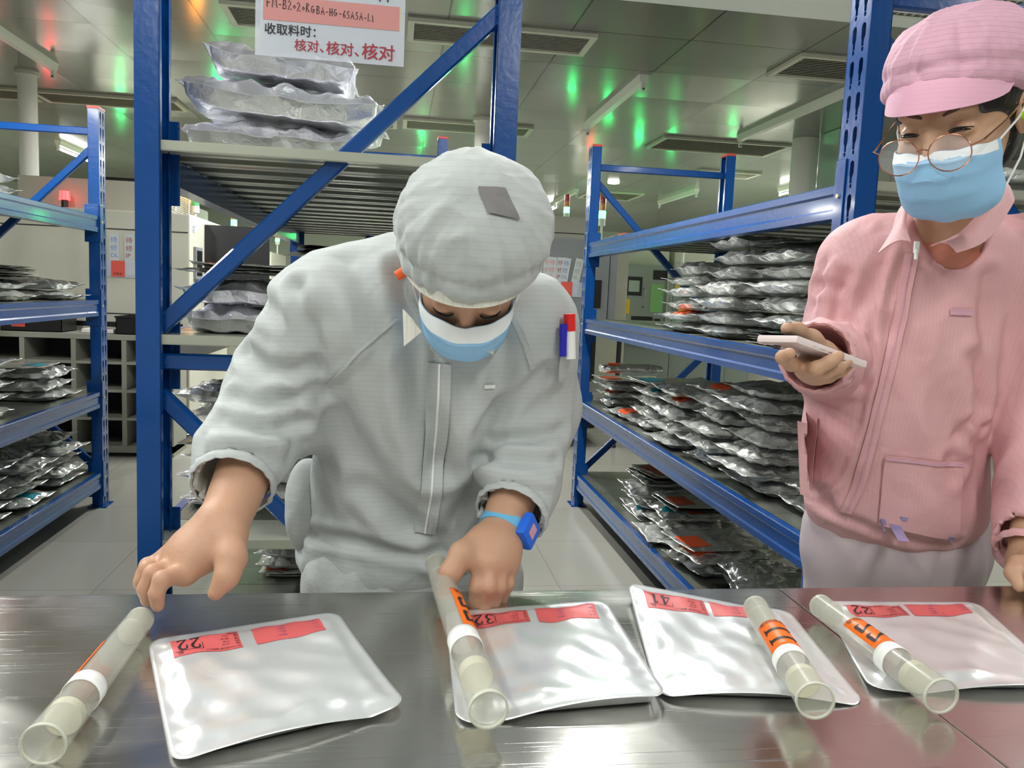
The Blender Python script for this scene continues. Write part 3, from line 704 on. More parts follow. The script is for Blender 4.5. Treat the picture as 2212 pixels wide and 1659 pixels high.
# ---------------------------------------------------------------- silver pouches with labels
def pouch(name, P00, P10, P11, P01, seed, label, lab_number, lift=(0,0,0,0), labels=((0.10,0.42),(0.50,0.86)), noS=False):
    """corners: far-left, far-right, near-right, near-left (x,y) on the bench"""
    rnd = random.Random(seed)
    C=[Vector((*p[:2],0)) for p in (P00,P10,P11,P01)]
    ph=[rnd.uniform(0,6.28) for _ in range(8)]
    def h(u,v):
        e=min(u,1-u,v,1-v); inn=min(1,max(0,(e-0.035)/0.10)); inn=inn*inn*(3-2*inn)
        z=0.0012
        z+=inn*(0.0065+0.0020*math.sin(5*u+3.1*v+ph[0])+0.0015*math.sin(11*v-4*u+ph[1])+0.0011*math.sin(17*u+9*v+ph[2])+0.0008*math.sin(29*v+6*math.sin(4*u)+ph[6])+0.0006*math.sin(31*u-17*v+ph[7]))
        # puckers running in from the side seals
        b=min(1,max(0,(e-0.03)/0.03))*max(0,1-(e-0.03)/0.16)
        z+=b*0.0010*(math.sin(46*v+ph[3]+3*math.sin(7*v)) if min(u,1-u)<min(v,1-v) else 0.6*math.sin(40*u+ph[4]))
        z+=lift[0]*max(0,(1-u)*(1-v)-0.25)+lift[1]*max(0,u*(1-v)-0.25)+lift[2]*max(0,u*v-0.25)+lift[3]*max(0,(1-u)*v-0.25)
        # the near edge waves a little off the bench
        z+=0.010*v**6*abs(math.sin(3.3*u+ph[5]))
        return z
    def pt(u,v,dz=0.0):
        p=C[0]*(1-u)*(1-v)+C[1]*u*(1-v)+C[2]*u*v+C[3]*(1-u)*v
        return (p.x,p.y,TZ+h(u,v)+dz)
    NU=56; NV=60; rc=0.085
    def warp(u,v):
        # round the corners
        a=2*u-1; b=2*v-1; k=1-rc*2
        ax=abs(a); bx=abs(b)
        if ax>k and bx>k:
            dx=(ax-k)/(1-k); dy=(bx-k)/(1-k); m=max(dx,dy); l=math.hypot(dx,dy)
            if l>0: dx,dy=dx*m/l,dy*m/l
            a=math.copysign(k+dx*(1-k),a); b=math.copysign(k+dy*(1-k),b)
        return (a+1)/2,(b+1)/2
    vs=[];fs=[]
    for j in range(NV+1):
        for i in range(NU+1): vs.append(pt(*warp(i/NU,j/NV)))
    n=len(vs)
    for j in range(NV+1):
        for i in range(NU+1):
            x,y,z=vs[j*(NU+1)+i]; u,v=i/NU,j/NV; e=min(u,1-u,v,1-v)
            vs.append((x,y,max(TZ+0.0003,z-0.0005-(0.0 if e<0.04 else (z-TZ)*0.8))))
    W_=NU+1
    for j in range(NV):
        for i in range(NU):
            a=j*W_+i; fs.append((a,a+W_,a+W_+1,a+1)); fs.append((n+a,n+a+1,n+a+W_+1,n+a+W_))
    rim=[i for i in range(NU+1)]+[j*W_+NU for j in range(1,NV+1)]+[NV*W_+i for i in range(NU-1,-1,-1)]+[j*W_ for j in range(NV-1,0,-1)]
    for k in range(len(rim)): a,b=rim[k],rim[(k+1)%len(rim)]; fs.append((a,b,n+b,n+a))
    t = empty(name, tuple((C[0]+C[1]+C[2]+C[3])/4+Vector((0,0,TZ))), label, 'pouch')
    m=MB().add(vs,fs); me=m.mesh('pouch'); link('pouch_body',me,'foil_pouch',t,True)
    for li,(ua,ub) in enumerate(labels):
        va,vb=0.075,0.25
        if lab_number is None: pass
        M_,N_=26,12; gv=[];gf=[]
        for j in range(N_+1):
            for i in range(M_+1): gv.append(pt(ua+(ub-ua)*i/M_, va+(vb-va)*j/N_, 0.0005))
        for j in range(N_+1):
            for i in range(M_+1): gv.append(pt(ua+(ub-ua)*i/M_, va+(vb-va)*j/N_, 0.0002))
        q=(M_+1)*(N_+1)
        for j in range(N_):
            for i in range(M_):
                a=j*(M_+1)+i; gf.append((a,a+M_+1,a+M_+2,a+1)); gf.append((q+a,q+a+1,q+a+M_+2,q+a+M_+1))
        lb=link('label',MB().add(gv,gf).mesh('l'),'label_coral',t,True)
        # printing: placed in label coordinates s (0..1, from the reader's left) and w; the reader stands on the far side
        def put(body,s,w,size,mt,asp=1.0,nm='printing',sc=1.0):
            V,F=text_poly(body,1.0)
            if not V: return
            Lw=(ub-ua); Lh=(vb-va)
            out=[]
            for (x,y,_) in V:
                ss=s+x*size*0.30*asp; ww=w+y*size
                out.append(pt(ub-Lw*ss if True else 0, vb-Lh*(1-ww) if False else va+Lh*(ww*-1+1) if False else vb-Lh*(1-ww), 0.0009))
            m=MB().add(out,F); link(nm,m.mesh('t'),mt,lb)
        def rect(s0,s1,w0,w1,mt='ink',nm='printing'):
            Lw=(ub-ua); Lh=(vb-va); k=8; vv=[]; ff=[]
            for i in range(k+1):
                s=s0+(s1-s0)*i/k
                vv += [pt(ub-Lw*s, vb-Lh*(1-w0),0.0009), pt(ub-Lw*s, vb-Lh*(1-w1),0.0009)]
            for i in range(k): a=2*i; ff.append((a,a+1,a+3,a+2))
            return vv,ff
        acc=MB()
        def line(s0,s1,w0,w1): acc.add(*rect(s0,s1,w0,w1))
        def words(body,s,w,size,asp=1.0):
            V,F=text_poly(body,1.0); Lw=(ub-ua); Lh=(vb-va)
            acc.add([pt(ub-Lw*(s+x*size*0.30*asp), vb-Lh*(1-(w+y*size)) ,0.0009) for x,y,_ in V],F)
        if li==0:
            # the reader's top (w=1) is the side towards the camera
            words('B1115:0102A-8P 2B0BC-1:1', 0.03, 0.84, 0.13, 1.15)
            words('品名规格', 0.02, 0.13, 0.14, 0.9); words('117W-140W  80:20', 0.30, 0.06, 0.12, 1.0)
            for k in range(4): words(['数量','批号','日期','色温'][k], 0.02, 0.66-0.13*k, 0.10, 1.0)
            for k in range(4): words(['3.0-3.2V','IV 750','ESD OK','X:0.31'][k], 0.17, 0.66-0.13*k, 0.10, 1.2)
            words('BIN', 0.86, 0.80, 0.17, 0.9)
            line(0.56,0.97,0.16,0.175); line(0.56,0.57,0.17,0.78); line(0.56,0.97,0.775,0.79)
            nb=MB(); V,F=numeral(lab_number); Lw=(ub-ua); Lh=(vb-va)
            nb.add([pt(ub-Lw*(0.585+x*0.255), vb-Lh*(1-(0.22+y*0.52)),0.0010) for x,y in V],F)
            link('number',nb.mesh('n'),'ink',lb)
        else:
            words('NO 81515', 0.05, 0.10, 0.13, 1.1); words('117W-140W', 0.60, 0.08, 0.12, 1.1)
            for k in range(4):
                words(['IR:  0.2','VF: 2.9','BIN-61','LOT 08'][k], 0.05, 0.76-0.16*k, 0.10, 1.1)
                words(['数量 500','电压 3.1','日期 08','色度'][k], 0.55, 0.76-0.16*k, 0.10, 1.1)
            line(0.46,0.465,0.1,0.95); line(0.04,0.96,0.255,0.262)
        link('printing',acc.mesh('p'),'ink_purple' if li else 'ink',lb)
    return t
def stroke_poly(pts, ws):
    """a flat pen stroke of varying width through 2D points"""
    V=[];F=[]
    for i,(x,y) in enumerate(pts):
        a=pts[max(0,i-1)]; b=pts[min(len(pts)-1,i+1)]; dx,dy=b[0]-a[0],b[1]-a[1]; l=math.hypot(dx,dy) or 1
        nx,ny=-dy/l,dx/l; w=ws[i]/2; V += [(x+nx*w,y+ny*w),(x-nx*w,y-ny*w)]
    for i in range(len(pts)-1): F.append((2*i,2*i+1,2*i+3,2*i+2))
    return V,F
def curve_pts(P, n=6):
    out=[]; k=len(P)
    for i in range(k-1):
        p0=P[max(0,i-1)];p1=P[i];p2=P[i+1];p3=P[min(k-1,i+2)]
        for j in range(n):
            t=j/n; out.append(tuple(0.5*((2*p1[c])+(-p0[c]+p2[c])*t+(2*p0[c]-5*p1[c]+4*p2[c]-p3[c])*t*t+(-p0[c]+3*p1[c]-3*p2[c]+p3[c])*t**3) for c in range(3)))
    out.append(P[-1]); return out
SERIF={ # (x,y,width) strokes in a 0.6 x 1 cell
 '2':[[(0.08,0.74,0.05),(0.10,0.90,0.07),(0.28,1.0,0.05),(0.48,0.90,0.10),(0.50,0.72,0.13),(0.40,0.52,0.09),(0.20,0.26,0.06),(0.06,0.04,0.05)],[(0.05,0.05,0.10),(0.30,0.05,0.10),(0.50,0.05,0.10),(0.56,0.22,0.03)],[(0.08,0.74,0.11),(0.13,0.72,0.09)]],
 '3':[[(0.08,0.80,0.06),(0.16,0.95,0.05),(0.32,0.99,0.05),(0.46,0.88,0.09),(0.44,0.68,0.09),(0.24,0.54,0.05)],[(0.24,0.54,0.04),(0.44,0.46,0.09),(0.50,0.28,0.12),(0.40,0.06,0.08),(0.20,0.0,0.05),(0.06,0.10,0.09)]],
 '4':[[(0.44,0.0,0.11),(0.44,0.5,0.11),(0.44,1.0,0.11)],[(0.42,0.98,0.05),(0.20,0.60,0.04),(0.03,0.28,0.05)],[(0.02,0.27,0.07),(0.3,0.27,0.07),(0.60,0.27,0.07)],[(0.30,0.02,0.04),(0.44,0.02,0.04),(0.58,0.02,0.04)]],
 '1':[[(0.32,0.02,0.12),(0.32,0.5,0.12),(0.32,0.98,0.12)],[(0.12,0.84,0.03),(0.22,0.90,0.05),(0.32,0.98,0.05)],[(0.12,0.02,0.04),(0.32,0.02,0.04),(0.52,0.02,0.04)]]}
def numeral(s,fat=1.35):
    V=[];F=[]
    for i,ch in enumerate(s):
        for st in SERIF[ch]:
            q=curve_pts(st); v,f=stroke_poly([(x+i*0.98*0.75,y) for x,y,_ in q],[w*fat for _,_,w in q]); n=len(V)
            V+=v; F+=[tuple(a+n for a in ff) for ff in f]
    return V,F
pouch('foil_pouch', (-0.2672,0.9387,0.7800), (-0.0614,1.0167,0.7800), (0.0231,0.7613,0.7800), (-0.1740,0.6789,0.7800), 3, 'silver pouch labelled 22 at the left, nearest the camera', '22', lift=(0.0,0.0,0.006,0.0), labels=((0.10,0.43),(0.50,0.86)))
pouch('foil_pouch', (0.0751,1.0119,0.7800), (0.2958,1.0432,0.7800), (0.2832,0.7508,0.7800), (0.0682,0.7311,0.7800), 5, 'silver pouch labelled 32 in the middle, under the tube the man holds', '32', lift=(0,0,0.014,0), labels=((0.13,0.47),(0.52,0.88)))
pouch('foil_pouch', (0.3297,1.0662,0.7800), (0.5374,0.9992,0.7800), (0.4951,0.7446,0.7800), (0.2796,0.7679,0.7800), 9, 'silver pouch labelled 41 with a numbered tube lying across it', '41', lift=(0.022,0,0,0.004), labels=((0.09,0.45),(0.48,0.84)))
pouch('foil_pouch', (0.6019,1.0304,0.7800), (0.8341,1.0197,0.7800), (0.7530,0.7564,0.7800), (0.5137,0.7681,0.7800), 12, 'lilac-tinged silver pouch labelled 22 at the right, beyond the seam', '22', lift=(0,0,0.0,0), labels=((0.12,0.46),(0.49,0.84)))

# ---------------------------------------------------------------- frosted tubes with orange labels
def sample_tube(name, far, near, label, number, roll, ends=True, cat='tube'):
    A=Vector(far); B=Vector(near); d=(B-A); L=d.length; d.normalize()
    u=Vector((0,0,1)); u=(u-d*u.dot(d)).normalized(); w=d.cross(u)     # u up, w to one side
    ra, rb = 0.0150, 0.0182
    def rad(s): return ra+(rb-ra)*s
    def P(s,th,dr=0.0): 
        c=A+d*(L*s); r=rad(s)+dr; return c+(u*math.cos(th)+w*math.sin(th))*r
    def shell(s0,s1,dr,th0=0,th1=2*PI,ns=10,nt=36,thick=0.0008,closed=True):
        m=MB(); V=[];F=[]; cols = nt if closed else nt+1
        for layer in (0,1):
            for i in range(ns+1):
                for k in range(cols): V.append(P(s0+(s1-s0)*i/ns, th0+(th1-th0)*k/nt, dr-layer*thick))
        n=(ns+1)*cols
        for i in range(ns):
            for k in range(nt):
                a=i*cols+k; b=i*cols+(k+1)%cols; F+= [(a,a+cols,b+cols,b),(n+a,n+b,n+b+cols,n+a+cols)]
        for k in range(nt):
            a=k; b=(k+1)%cols; F.append((a,b,n+b,n+a)); a+=ns*cols; b+=ns*cols; F.append((b,a,n+a,n+b))
        return m.add(V,F)
    t = empty(name, tuple((A+B)/2), label, cat)
    o=link('tube_wall', shell(0.0,1.0,0.0,thick=0.0011).mesh('t'), 'frosted', t, True); auto_smooth(o)
    # end plug at the far end, foam plug inside, rim at the open end
    m=MB(); c0=A; m.cyl(A-d*0.001,A+d*0.004,ra-0.0002,n=32); m.build('end_plug','frosted_cap',t,True)
    m=MB(); m.cyl(P(0.80,0)-u*rad(0.80)+d*0,P(0.84,0)-u*rad(0.84),rad(0.8)-0.0016,n=28); m.build('foam_plug','cream_foam',t,True)
    m=MB(); m.cyl(A+d*(L*0.12),A+d*(L*0.135),rad(0.12)-0.0014,n=28); m.build('inner_disc','frosted_cap',t,True)
    m=shell(0.985,1.0,0.0006,thick=0.0020,ns=2); o=link('open_rim',m.mesh('r'),'frosted_cap',t,True)
    # white band then orange wrap label
    o=link('white_band',shell(0.615,0.69,0.0007,ns=3,thick=0.0006).mesh('b'),'label_white',t,True)
    th0,th1=roll-1.25,roll+1.25
    lb=link('orange_label',shell(0.335,0.612,0.0008,th0,th1,closed=False,thick=0.0006,nt=28).mesh('l'),'label_orange',t,True)
    def wrap(V,F,s0,s1,c0,c1,nm,mt='ink'):
        # V in unit cell; x runs across (around the tube), y along it
        out=[P(s0+(s1-s0)*y, roll+(c0+(c1-c0)*x), 0.0012) for x,y in V]
        link(nm, MB().add(out,F).mesh('n'), mt, lb)
    V,F=numeral(number)
    wrap([(y*0.94,1-(x/1.35)) for x,y in V],F,0.400,0.592,0.92,-0.98,'number')
    V,F=text_poly('批号:0102A-8P',1.0); mxx=max(v[0] for v in V)
    wrap([(v[0]/mxx,-v[1]) for v in V],F,0.368,0.39,-1.0,1.0,'printing')
    V,F=text_poly('2020RGB-SA',1.0); mxx=max(v[0] for v in V)
    wrap([(v[0]/mxx,-v[1]) for v in V],F,0.348,0.362,-1.0,1.0,'printing')
    return t
sample_tube('sample_tube', (-0.2803,0.9601,0.7970), (-0.2816,0.6951,0.7970), 'frosted tube alone on the bench at the far left, its orange label turned away', '22', 1.75)
sample_tube('sample_tube', (0.0660,1.0930,0.8160), (0.0949,0.7024,0.8115), 'frosted tube the man grips over the pouch labelled 32', '22', -1.25)
sample_tube('sample_tube', (0.4571,0.9333,0.8125), (0.4105,0.6980,0.8130), 'frosted tube marked 11 lying on the pouch labelled 41', '11', 0.1)
sample_tube('sample_tube', (0.5629,0.9663,0.8005), (0.5589,0.7179,0.8030), 'frosted tube marked 22 across the bench seam, beside the rightmost pouch', '22', -0.15)

# ---------------------------------------------------------------- hanging sign on the central rack
SY=1.862
t = empty('hanging_sign', (-0.148,SY,1.84), 'hanging paper sign in a clear sleeve with a handwritten code on pink paper', 'sign')
sx0,sx1,sz0,sz1=-0.306,0.006,1.667,1.868
MB().box(sx0,sx1,SY-0.0014,SY-0.0011,sz0,sz1,bev=0.0).build('clear_sleeve','clear_sleeve',t)
MB().box(sx0+0.011,sx1-0.009,SY-0.0008,SY-0.0002,sz0+0.009,sz1).build('paper_sheet','paper',t)
for x in (-0.27,-0.03): MB().cyl((x,SY,sz1-0.01),(x,SY+0.02,1.9),0.0008,n=6).build('hanging_string','white_plastic',t)
MB().box(sx0+0.016,sx1-0.012,SY-0.0019,SY-0.0015,1.7405,1.790).build('pink_strip','paper_pink',t)
MB().box(sx1-0.0135,sx1-0.0105,SY-0.00175,SY-0.0013,1.7405,1.790).build('yellow_edge','yellow',t)
def sign_text(body,x,z,size,mt,off=0.0):
    V,F=text_poly(body,size); m=MB()
    for dx,dz in ((0,0),(off,0),(0,off*0.7),(off,off*0.7)): m.add([(x+a+dx,SY-0.0022-0.00002*(dx>0)-0.00001*(dz>0),z+b+dz) for a,b,_ in V],F)
    link('lettering',m.mesh('t'),mt,t)
sign_text('收取料时：',sx0+0.018,1.7135,0.0245,'ink',0.0006)
sign_text('核对、',sx0+0.080,1.684,0.0262,'ink_red',0.0006)
sign_text('核对、',sx0+0.146,1.682,0.0295,'ink_red',0.0008)
sign_text('核对',sx0+0.221,1.679,0.0355,'ink_red',0.0011)
sign_text('料',sx0+0.250,1.800,0.030,'ink',0.001)
PEN={ 'F':[[(0,1),(0,0)],[(0,.98),(.6,1.02)],[(0,.5),(.5,.55)]],'M':[[(0,0),(.1,1),(.4,.25),(.7,1.0),(.85,0)]],'-':[[(0,.45),(.5,.45)]],
 'B':[[(.1,1),(.0,0)],[(0,1),(.5,.9),(.45,.6),(.08,.5),(.6,.35),(.5,.05),(0,0)]],'2':[[(0,.8),(.25,1),(.5,.75),(.0,.0),(.65,.1)]],
 'o':[[(.2,.6),(.0,.4),(.2,.2),(.4,.4),(.2,.6)]],'R':[[(.05,0),(.1,1)],[(.1,1),(.5,.85),(.1,.5),(.6,0)]],'G':[[(.55,.9),(.2,.85),(0,.4),(.25,.05),(.55,.15),(.5,.45)],[(.3,.45),(.8,.45)]],
 'A':[[(0,0),(.3,1),(.65,0)],[(.1,.4),(.55,.4)]],'H':[[(0,1),(0,0)],[(.5,1),(.5,0)],[(0,.5),(.5,.52)]],'6':[[(.4,1),(.05,.5),(.1,.1),(.4,.1),(.45,.4),(.1,.4)]],
 'S':[[(.5,.95),(.1,.85),(.1,.6),(.45,.4),(.35,.05),(0,.05)]],'5':[[(.5,1),(.1,.95),(.05,.6),(.45,.5),(.4,.1),(0,.05)]],'L':[[(.05,1),(0,0),(.55,.15)]],'1':[[(0,.9),(.15,0)]]}
m=MB(); x=sx0+0.024; rr=random.Random(5); s='FM-B2o2oRGBA-HG-6SASA-L1'
for i,ch in enumerate(s):
    size=0.0185 if ch not in 'o-' else 0.017
    if i>8: size*=0.86
    z=1.766-0.00052*i+rr.uniform(-0.0006,0.0006); w=0
    for st in PEN[ch]:
        q=[(a*size*0.62+x,b*size+z) for a,b in st]; w=max(w,max(a for a,b in st))
        V,F=stroke_poly(q,[0.0017]*len(q)); m.add([(a,SY-0.0024,b) for a,b in V],F)
    x+=w*size*0.62+0.0035
link('handwriting',m.mesh('h'),'ink',t)

# ---------------------------------------------------------------- machines and furniture at the back
def signal_tower(x,y,z,label,lit,h=0.07,r=0.032,pole=0.25,parent=None):
    t = empty('signal_tower',(x,y,z),label,'signal light')
    MB().cyl((x,y,z),(x,y,z+pole),0.011,n=12).build('pole','white_plastic',t,True)
    MB().cyl((x,y,z+pole),(x,y,z+pole+h),r,n=20).build('tower_base','white_plastic',t,True)
    zz=z+pole+h
    for nm in ('green','amber','red'):
        on = nm in lit
        mt = {'green':'led_green','amber':'led_amber','red':'led_red'}[nm] if on else 'tower_%s_off'%nm
        MB().cyl((x,y,zz+0.002),(x,y,zz+h-0.002),r,n=20).build('%s_lamp'%nm,mt,t,True); zz+=h
    MB().cyl((x,y,zz),(x,y,zz+0.012),r*0.92,n=20).build('tower_cap','tower_red_off' if True else '', t, True)
    return t
# pigeonhole shelf at the left and the cream machine above and behind it
t = empty('pigeonhole_shelf',(-2.3,5.8,0),'grey metal pigeonhole shelf on the floor between the left and central racks','shelf')
m=MB(); xL,xR,yF,yB=-2.98,-1.43,5.64,5.98
m.box(xL,xR,yF,yB,0.775,0.81,bev=0.003); m.box(xL,xR,yF,yB,0.03,0.075)
m.box(xR-0.03,xR,yF,yB,0.0,0.78); m.box(xL,xL+0.03,yF,yB,0,0.78); m.build('frame','shelf_metal',t)
for i in range(1,5): MB().box(xL+i*0.31-0.015,xL+i*0.31+0.015,yF+0.004,yB,0.075,0.775).build('divider','shelf_metal',t)
for i in range(1,4): MB().box(xL+0.03,xR-0.03,yF+0.006,yB,0.06+i*0.185,0.06+i*0.185+0.018).build('board','shelf_metal',t)
MB().box(xL,xR-0.03,yB,yB+0.01,0.05,0.8).build('back_panel','dark_interior',t)
def open_box(name,x0,x1,y0,y1,z0,z1,mt,label,cat='box',th=0.004):
    m=MB(); m.box(x0,x1,y0,y1,z0,z0+th); m.box(x0,x0+th,y0,y1,z0,z1); m.box(x1-th,x1,y0,y1,z0,z1); m.box(x0,x1,y0,y0+th,z0,z1); m.box(x0,x1,y1-th,y1,z0,z1)
    m.box(x0-0.006,x1+0.006,y0-0.006,y0+0.002,z1-0.012,z1); m.box(x1-0.002,x1+0.006,y0,y1,z1-0.012,z1)
    return tag(m.build(name,mt),label,cat)
o=open_box('black_crate',-2.50,-2.13,5.68,5.93,0.812,0.95,'black','black crate with a red tag on the pigeonhole shelf, behind the left rack')
MB().box(-2.43,-2.35,5.672,5.674,0.84,0.885).build('red_tag','paper_red',o); V,F=text_poly('已测品',0.024); link('lettering',MB().add([(-2.427+a,5.6715,0.853+b) for a,b,_ in V],F).mesh('t'),'ink',o)
open_box('black_tray',-1.80,-1.50,5.68,5.93,0.812,0.93,'black','small black tray on the pigeonhole shelf, at the central rack\'s left post')
o=tag(MB().box(-2.02,-1.82,5.70,5.90,0.812,0.84,bev=0.01).build('plastic_packet','white_plastic'),'crumpled clear packet with a red print on the pigeonhole shelf','packet')
MB().box(-1.97,-1.87,5.73,5.83,0.8405,0.842).build('red_print','paper_red',o)
def machine(x0,x1,y0,y1,z1,label,mt='cream_metal',seam=(0.9,),zb=0.08):
    t=empty('machine_cabinet',((x0+x1)/2,(y0+y1)/2,0),label,'machine')
    MB().box(x0,x1,y0,y1,zb,z1,bev=0.012).build('casing',mt,t)
    m=MB()
    for z in seam: m.box(x0+0.01,x1-0.01,y0-0.0015,y0-0.0005,z-0.004,z+0.004)
    if seam: m.build('panel_gap','dark_interior',t)
    for x in (x0+0.08,x1-0.08):
        for y in (y0+0.08,y1-0.08): MB().cyl((x,y,0),(x,y,zb),0.03,n=12).build('levelling_foot','grey_metal',t,True)
    return t
tm=machine(-2.75,-1.425,6.05,7.35,1.64,'cream machine with a label holder behind the left aisle',seam=(0.93,1.51))
MB().box(-2.60,-1.47,6.044,6.05,0.84,0.872).build('black_slot','black',tm)
MB().box(-2.62,-1.66,6.25,7.3,1.64,1.86,bev=0.01).build('top_housing','cream_dark',tm)
tb=MB()
for i in range(14): tb.box(-1.656,-1.653,6.45+i*0.0,7.2,1.665+i*0.0135,1.671+i*0.0135)
tb.build('ventilation_slats','cream_metal',tm)
for y in (6.45,6.85): MB().tube([(-1.655,y,1.69),(-1.62,y,1.69),(-1.62,y,1.83),(-1.655,y,1.83)],0.008).build('handle','cream_metal',tm,True)
# side panel with emblem and monitor
MB().box(-1.4235,-1.4215,6.14,6.22,1.52,1.57).build('emblem_plate','white_plastic',tm)
m=MB()
for a,b in ((6.145,1.55),(6.165,1.535),(6.145,1.523),(6.17,1.555)): m.box(-1.4212,-1.4205,a,a+0.016,b,b+0.013)
m.build('blue_emblem','watch_blue',tm)
MB().box(-1.424,-1.405,6.16,6.36,1.19,1.42,bev=0.004).build('monitor','grey_metal',tm); MB().box(-1.4045,-1.4035,6.18,6.34,1.215,1.395).build('screen','black',tm)
m=MB()
m.box(-1.424,-1.418,6.50,7.2,0.7,1.60,bev=0.003); m.build('dark_side_door','black',tm)
o=MB().box(-1.42,-0.95,6.50,6.515,0.95,1.60,bev=0.003).build('open_dark_door','black',tm)
tag(MB().tube([(-2.25,6.5,1.863),(-2.2,6.45,1.88),(-2.12,6.45,1.885),(-2.1,6.45,1.885)],0.004).cyl((-2.1,6.45,1.883),(-1.75,6.45,1.883),0.020,n=14).build('cable_grip','black',None,True),'black cable with a thick grip lying on the cream machine','cable')
def cabinet_on_stand(x0,x1,y0,y1,z0,z1,label,mt,seam=(),zb=0):
    t=empty('machine_cabinet',((x0+x1)/2,(y0+y1)/2,z0),label,'machine')
    MB().box(x0,x1,y0,y1,z0,z1,bev=0.012).build('casing',mt,t); return t
# label pocket: three paper strips
def label_pocket(x,y,z,label,strips,mirror=False):
    t=empty('label_holder',(x,y,z),label,'label holder')
    MB().box(x-0.17,x+0.13,y-0.0105,y-0.0100,z-0.19,z-0.075).build('clear_pocket','clear_sleeve',t)
    MB().box(x-0.17,x+0.13,y-0.003,y-0.001,z-0.19,z-0.075).build('backing','grey_metal',t)
    for i,(dx,txt,mt,rot) in enumerate(strips):
        yy=y-0.004-0.0006*i
        M=Matrix.Translation((x+dx,yy,z-0.17))@Matrix.Rotation(rot,4,'Y')
        s_=MB().box(-0.032,0.032,-0.0003,0.0003,0,0.28,M=M).build('paper_strip','paper',t)
        acc=MB()
        for k,c in enumerate(txt[:2]): V,F=text_poly(c,0.047); acc.add([M@Vector((a-0.026,-0.0007,b+0.220-k*0.056)) for a,b,_ in V],F)
        V,F=text_poly(txt[2:],0.042); acc.add([M@Vector((a-0.025,-0.0007,b+0.118)) for a,b,_ in V],F)
        link('lettering',acc.mesh('t'),mt,s_)
    rl=MB().box(x-0.035+0.0,x+0.055,y-0.0125,y-0.0118,z-0.185,z-0.075).build('red_note','paper_red',t)
    V,F=text_poly('已检验',0.02); link('lettering',MB().add([(x-0.02+a,y-0.0135,z-0.172+b) for a,b,_ in V],F).mesh('t'),'ink',rl)
label_pocket(-1.905,6.05,1.37,'label holder with three upright paper strips on the cream machine',[(-0.115,'待修IR','ink_olive',0),(-0.015,'待修DL','ink_blue',0),(0.085,'待修IP','ink_red',0)])
# the row of machines running away behind it, with signal towers
for i,(x,y,z1,mt) in enumerate([(-1.75,8.3,1.62,'cream_metal'),(-1.70,10.2,1.66,'cream_dark'),(-1.65,12.2,1.6,'cream_metal')]):
    machine(x-1.3,x,y-0.75,y+0.75,z1,['cream machine right behind the one with the open dark door','olive-cream machine farther along the left row','farthest cream machine in the left row'][i],mt)
tag(MB().box(-2.5,-1.85,7.9,8.6,1.621,1.86,bev=0.008).build('top_box','shelf_metal'),'brown-grey box on top of the second machine in the left row','box')
signal_tower(-1.605,7.0,1.641,'signal tower with its amber lamp lit, on the cream machine',('amber',),pole=0.08,h=0.055)
signal_tower(-1.79,9.6,1.661,'signal tower with its green lamp lit, second in the left row',('green',),pole=0.08,h=0.062)
signal_tower(-1.76,10.8,1.661,'signal tower with its green lamp lit, third in the left row',('green',),pole=0.10,h=0.05)
signal_tower(-1.73,12.6,1.601,'farthest signal tower with its green lamp lit in the left row',('green',),pole=0.15,h=0.045)
t=empty('warning_lamp',(-2.27,6.14,1.641),'red warning lamp lit on the cream machine, seen behind the left rack','signal light')
MB().cyl((-2.27,6.14,1.641),(-2.27,6.14,1.695),0.022,n=18).build('lamp_base','black',t,True)
MB().cyl((-2.27,6.14,1.695),(-2.27,6.14,1.755),0.036,0.030,n=20).build('lamp_dome','led_red_bright',t,True)
tag(MB().box(-3.9,-3.05,5.5,6.4,0.0,1.50,bev=0.01).build('machine_cabinet','wall_paint'),'pale cabinet at the far left edge, seen through the left rack','machine')
for x,y,zz,nm,lb in ((-2.0,9.6,1.661,'led_greenish','small green indicator lamp over the second machine of the left row'),(-2.05,11.6,1.601,'led_greenish','small green indicator lamp over the third machine of the left row')):
    tag(MB().box(x,x+0.10,y,y+0.06,zz,1.78,bev=0.01).build('indicator_lamp',nm),lb,'indicator lamp')
# centre back: grey cabinet with label holder, cream cabinet over it, beige wall unit
tc=cabinet_on_stand(1.12,1.72,6.30,7.2,0.921,1.63,'grey cabinet with a label holder, left of the right rack\'s far post','grey_metal',seam=(),zb=0.92)
MB().box(1.52,1.60,6.294,6.30,1.10,1.32,bev=0.002).build('black_handle_plate','black',tc)
MB().box(1.655,1.660,6.296,6.3,0.95,1.60).build('panel_gap','dark_interior',tc)
t=empty('machine_stand',(1.4,6.6,0),'dark open stand under the grey cabinet, behind the right rack\'s far post','stand')
MB().box(1.02,1.80,6.22,7.3,0.885,0.92,bev=0.002).build('stand_top','black',t)
for x in (1.05,1.45,1.76): MB().box(x-0.015,x+0.015,6.25,6.28,0,0.885).build('upright','black',t)
for z in (0.12,0.42): MB().box(1.03,1.79,6.25,7.2,z,z+0.02).build('stand_shelf','shelf_metal',t)
MB().box(1.04,1.78,7.1,7.11,0.02,0.88).build('back_panel','dark_interior',t)
for i,(x,z) in enumerate(((1.10,0.44),(1.35,0.44),(1.12,0.14),(1.42,0.14))): tag(MB().box(x,x+0.2,6.35,6.7,z+0.001,z+0.18,bev=0.01).build('equipment_box','black'),'black equipment box, %s on the dark stand'%['upper left','upper right','lower left','lower right'][i],'box')
label_pocket(1.31,6.30,1.37,'label holder with leaning paper strips on the grey cabinet',[(-0.15,'待修IP','ink_redpale',0.02),(-0.12,'待修IP','ink_redpale',0.05),(-0.06,'待修IP','ink_red',0.08),(-0.03,'待修DL','ink_blue',0.13),(0.06,'待修IR','ink_olive',0.17)])
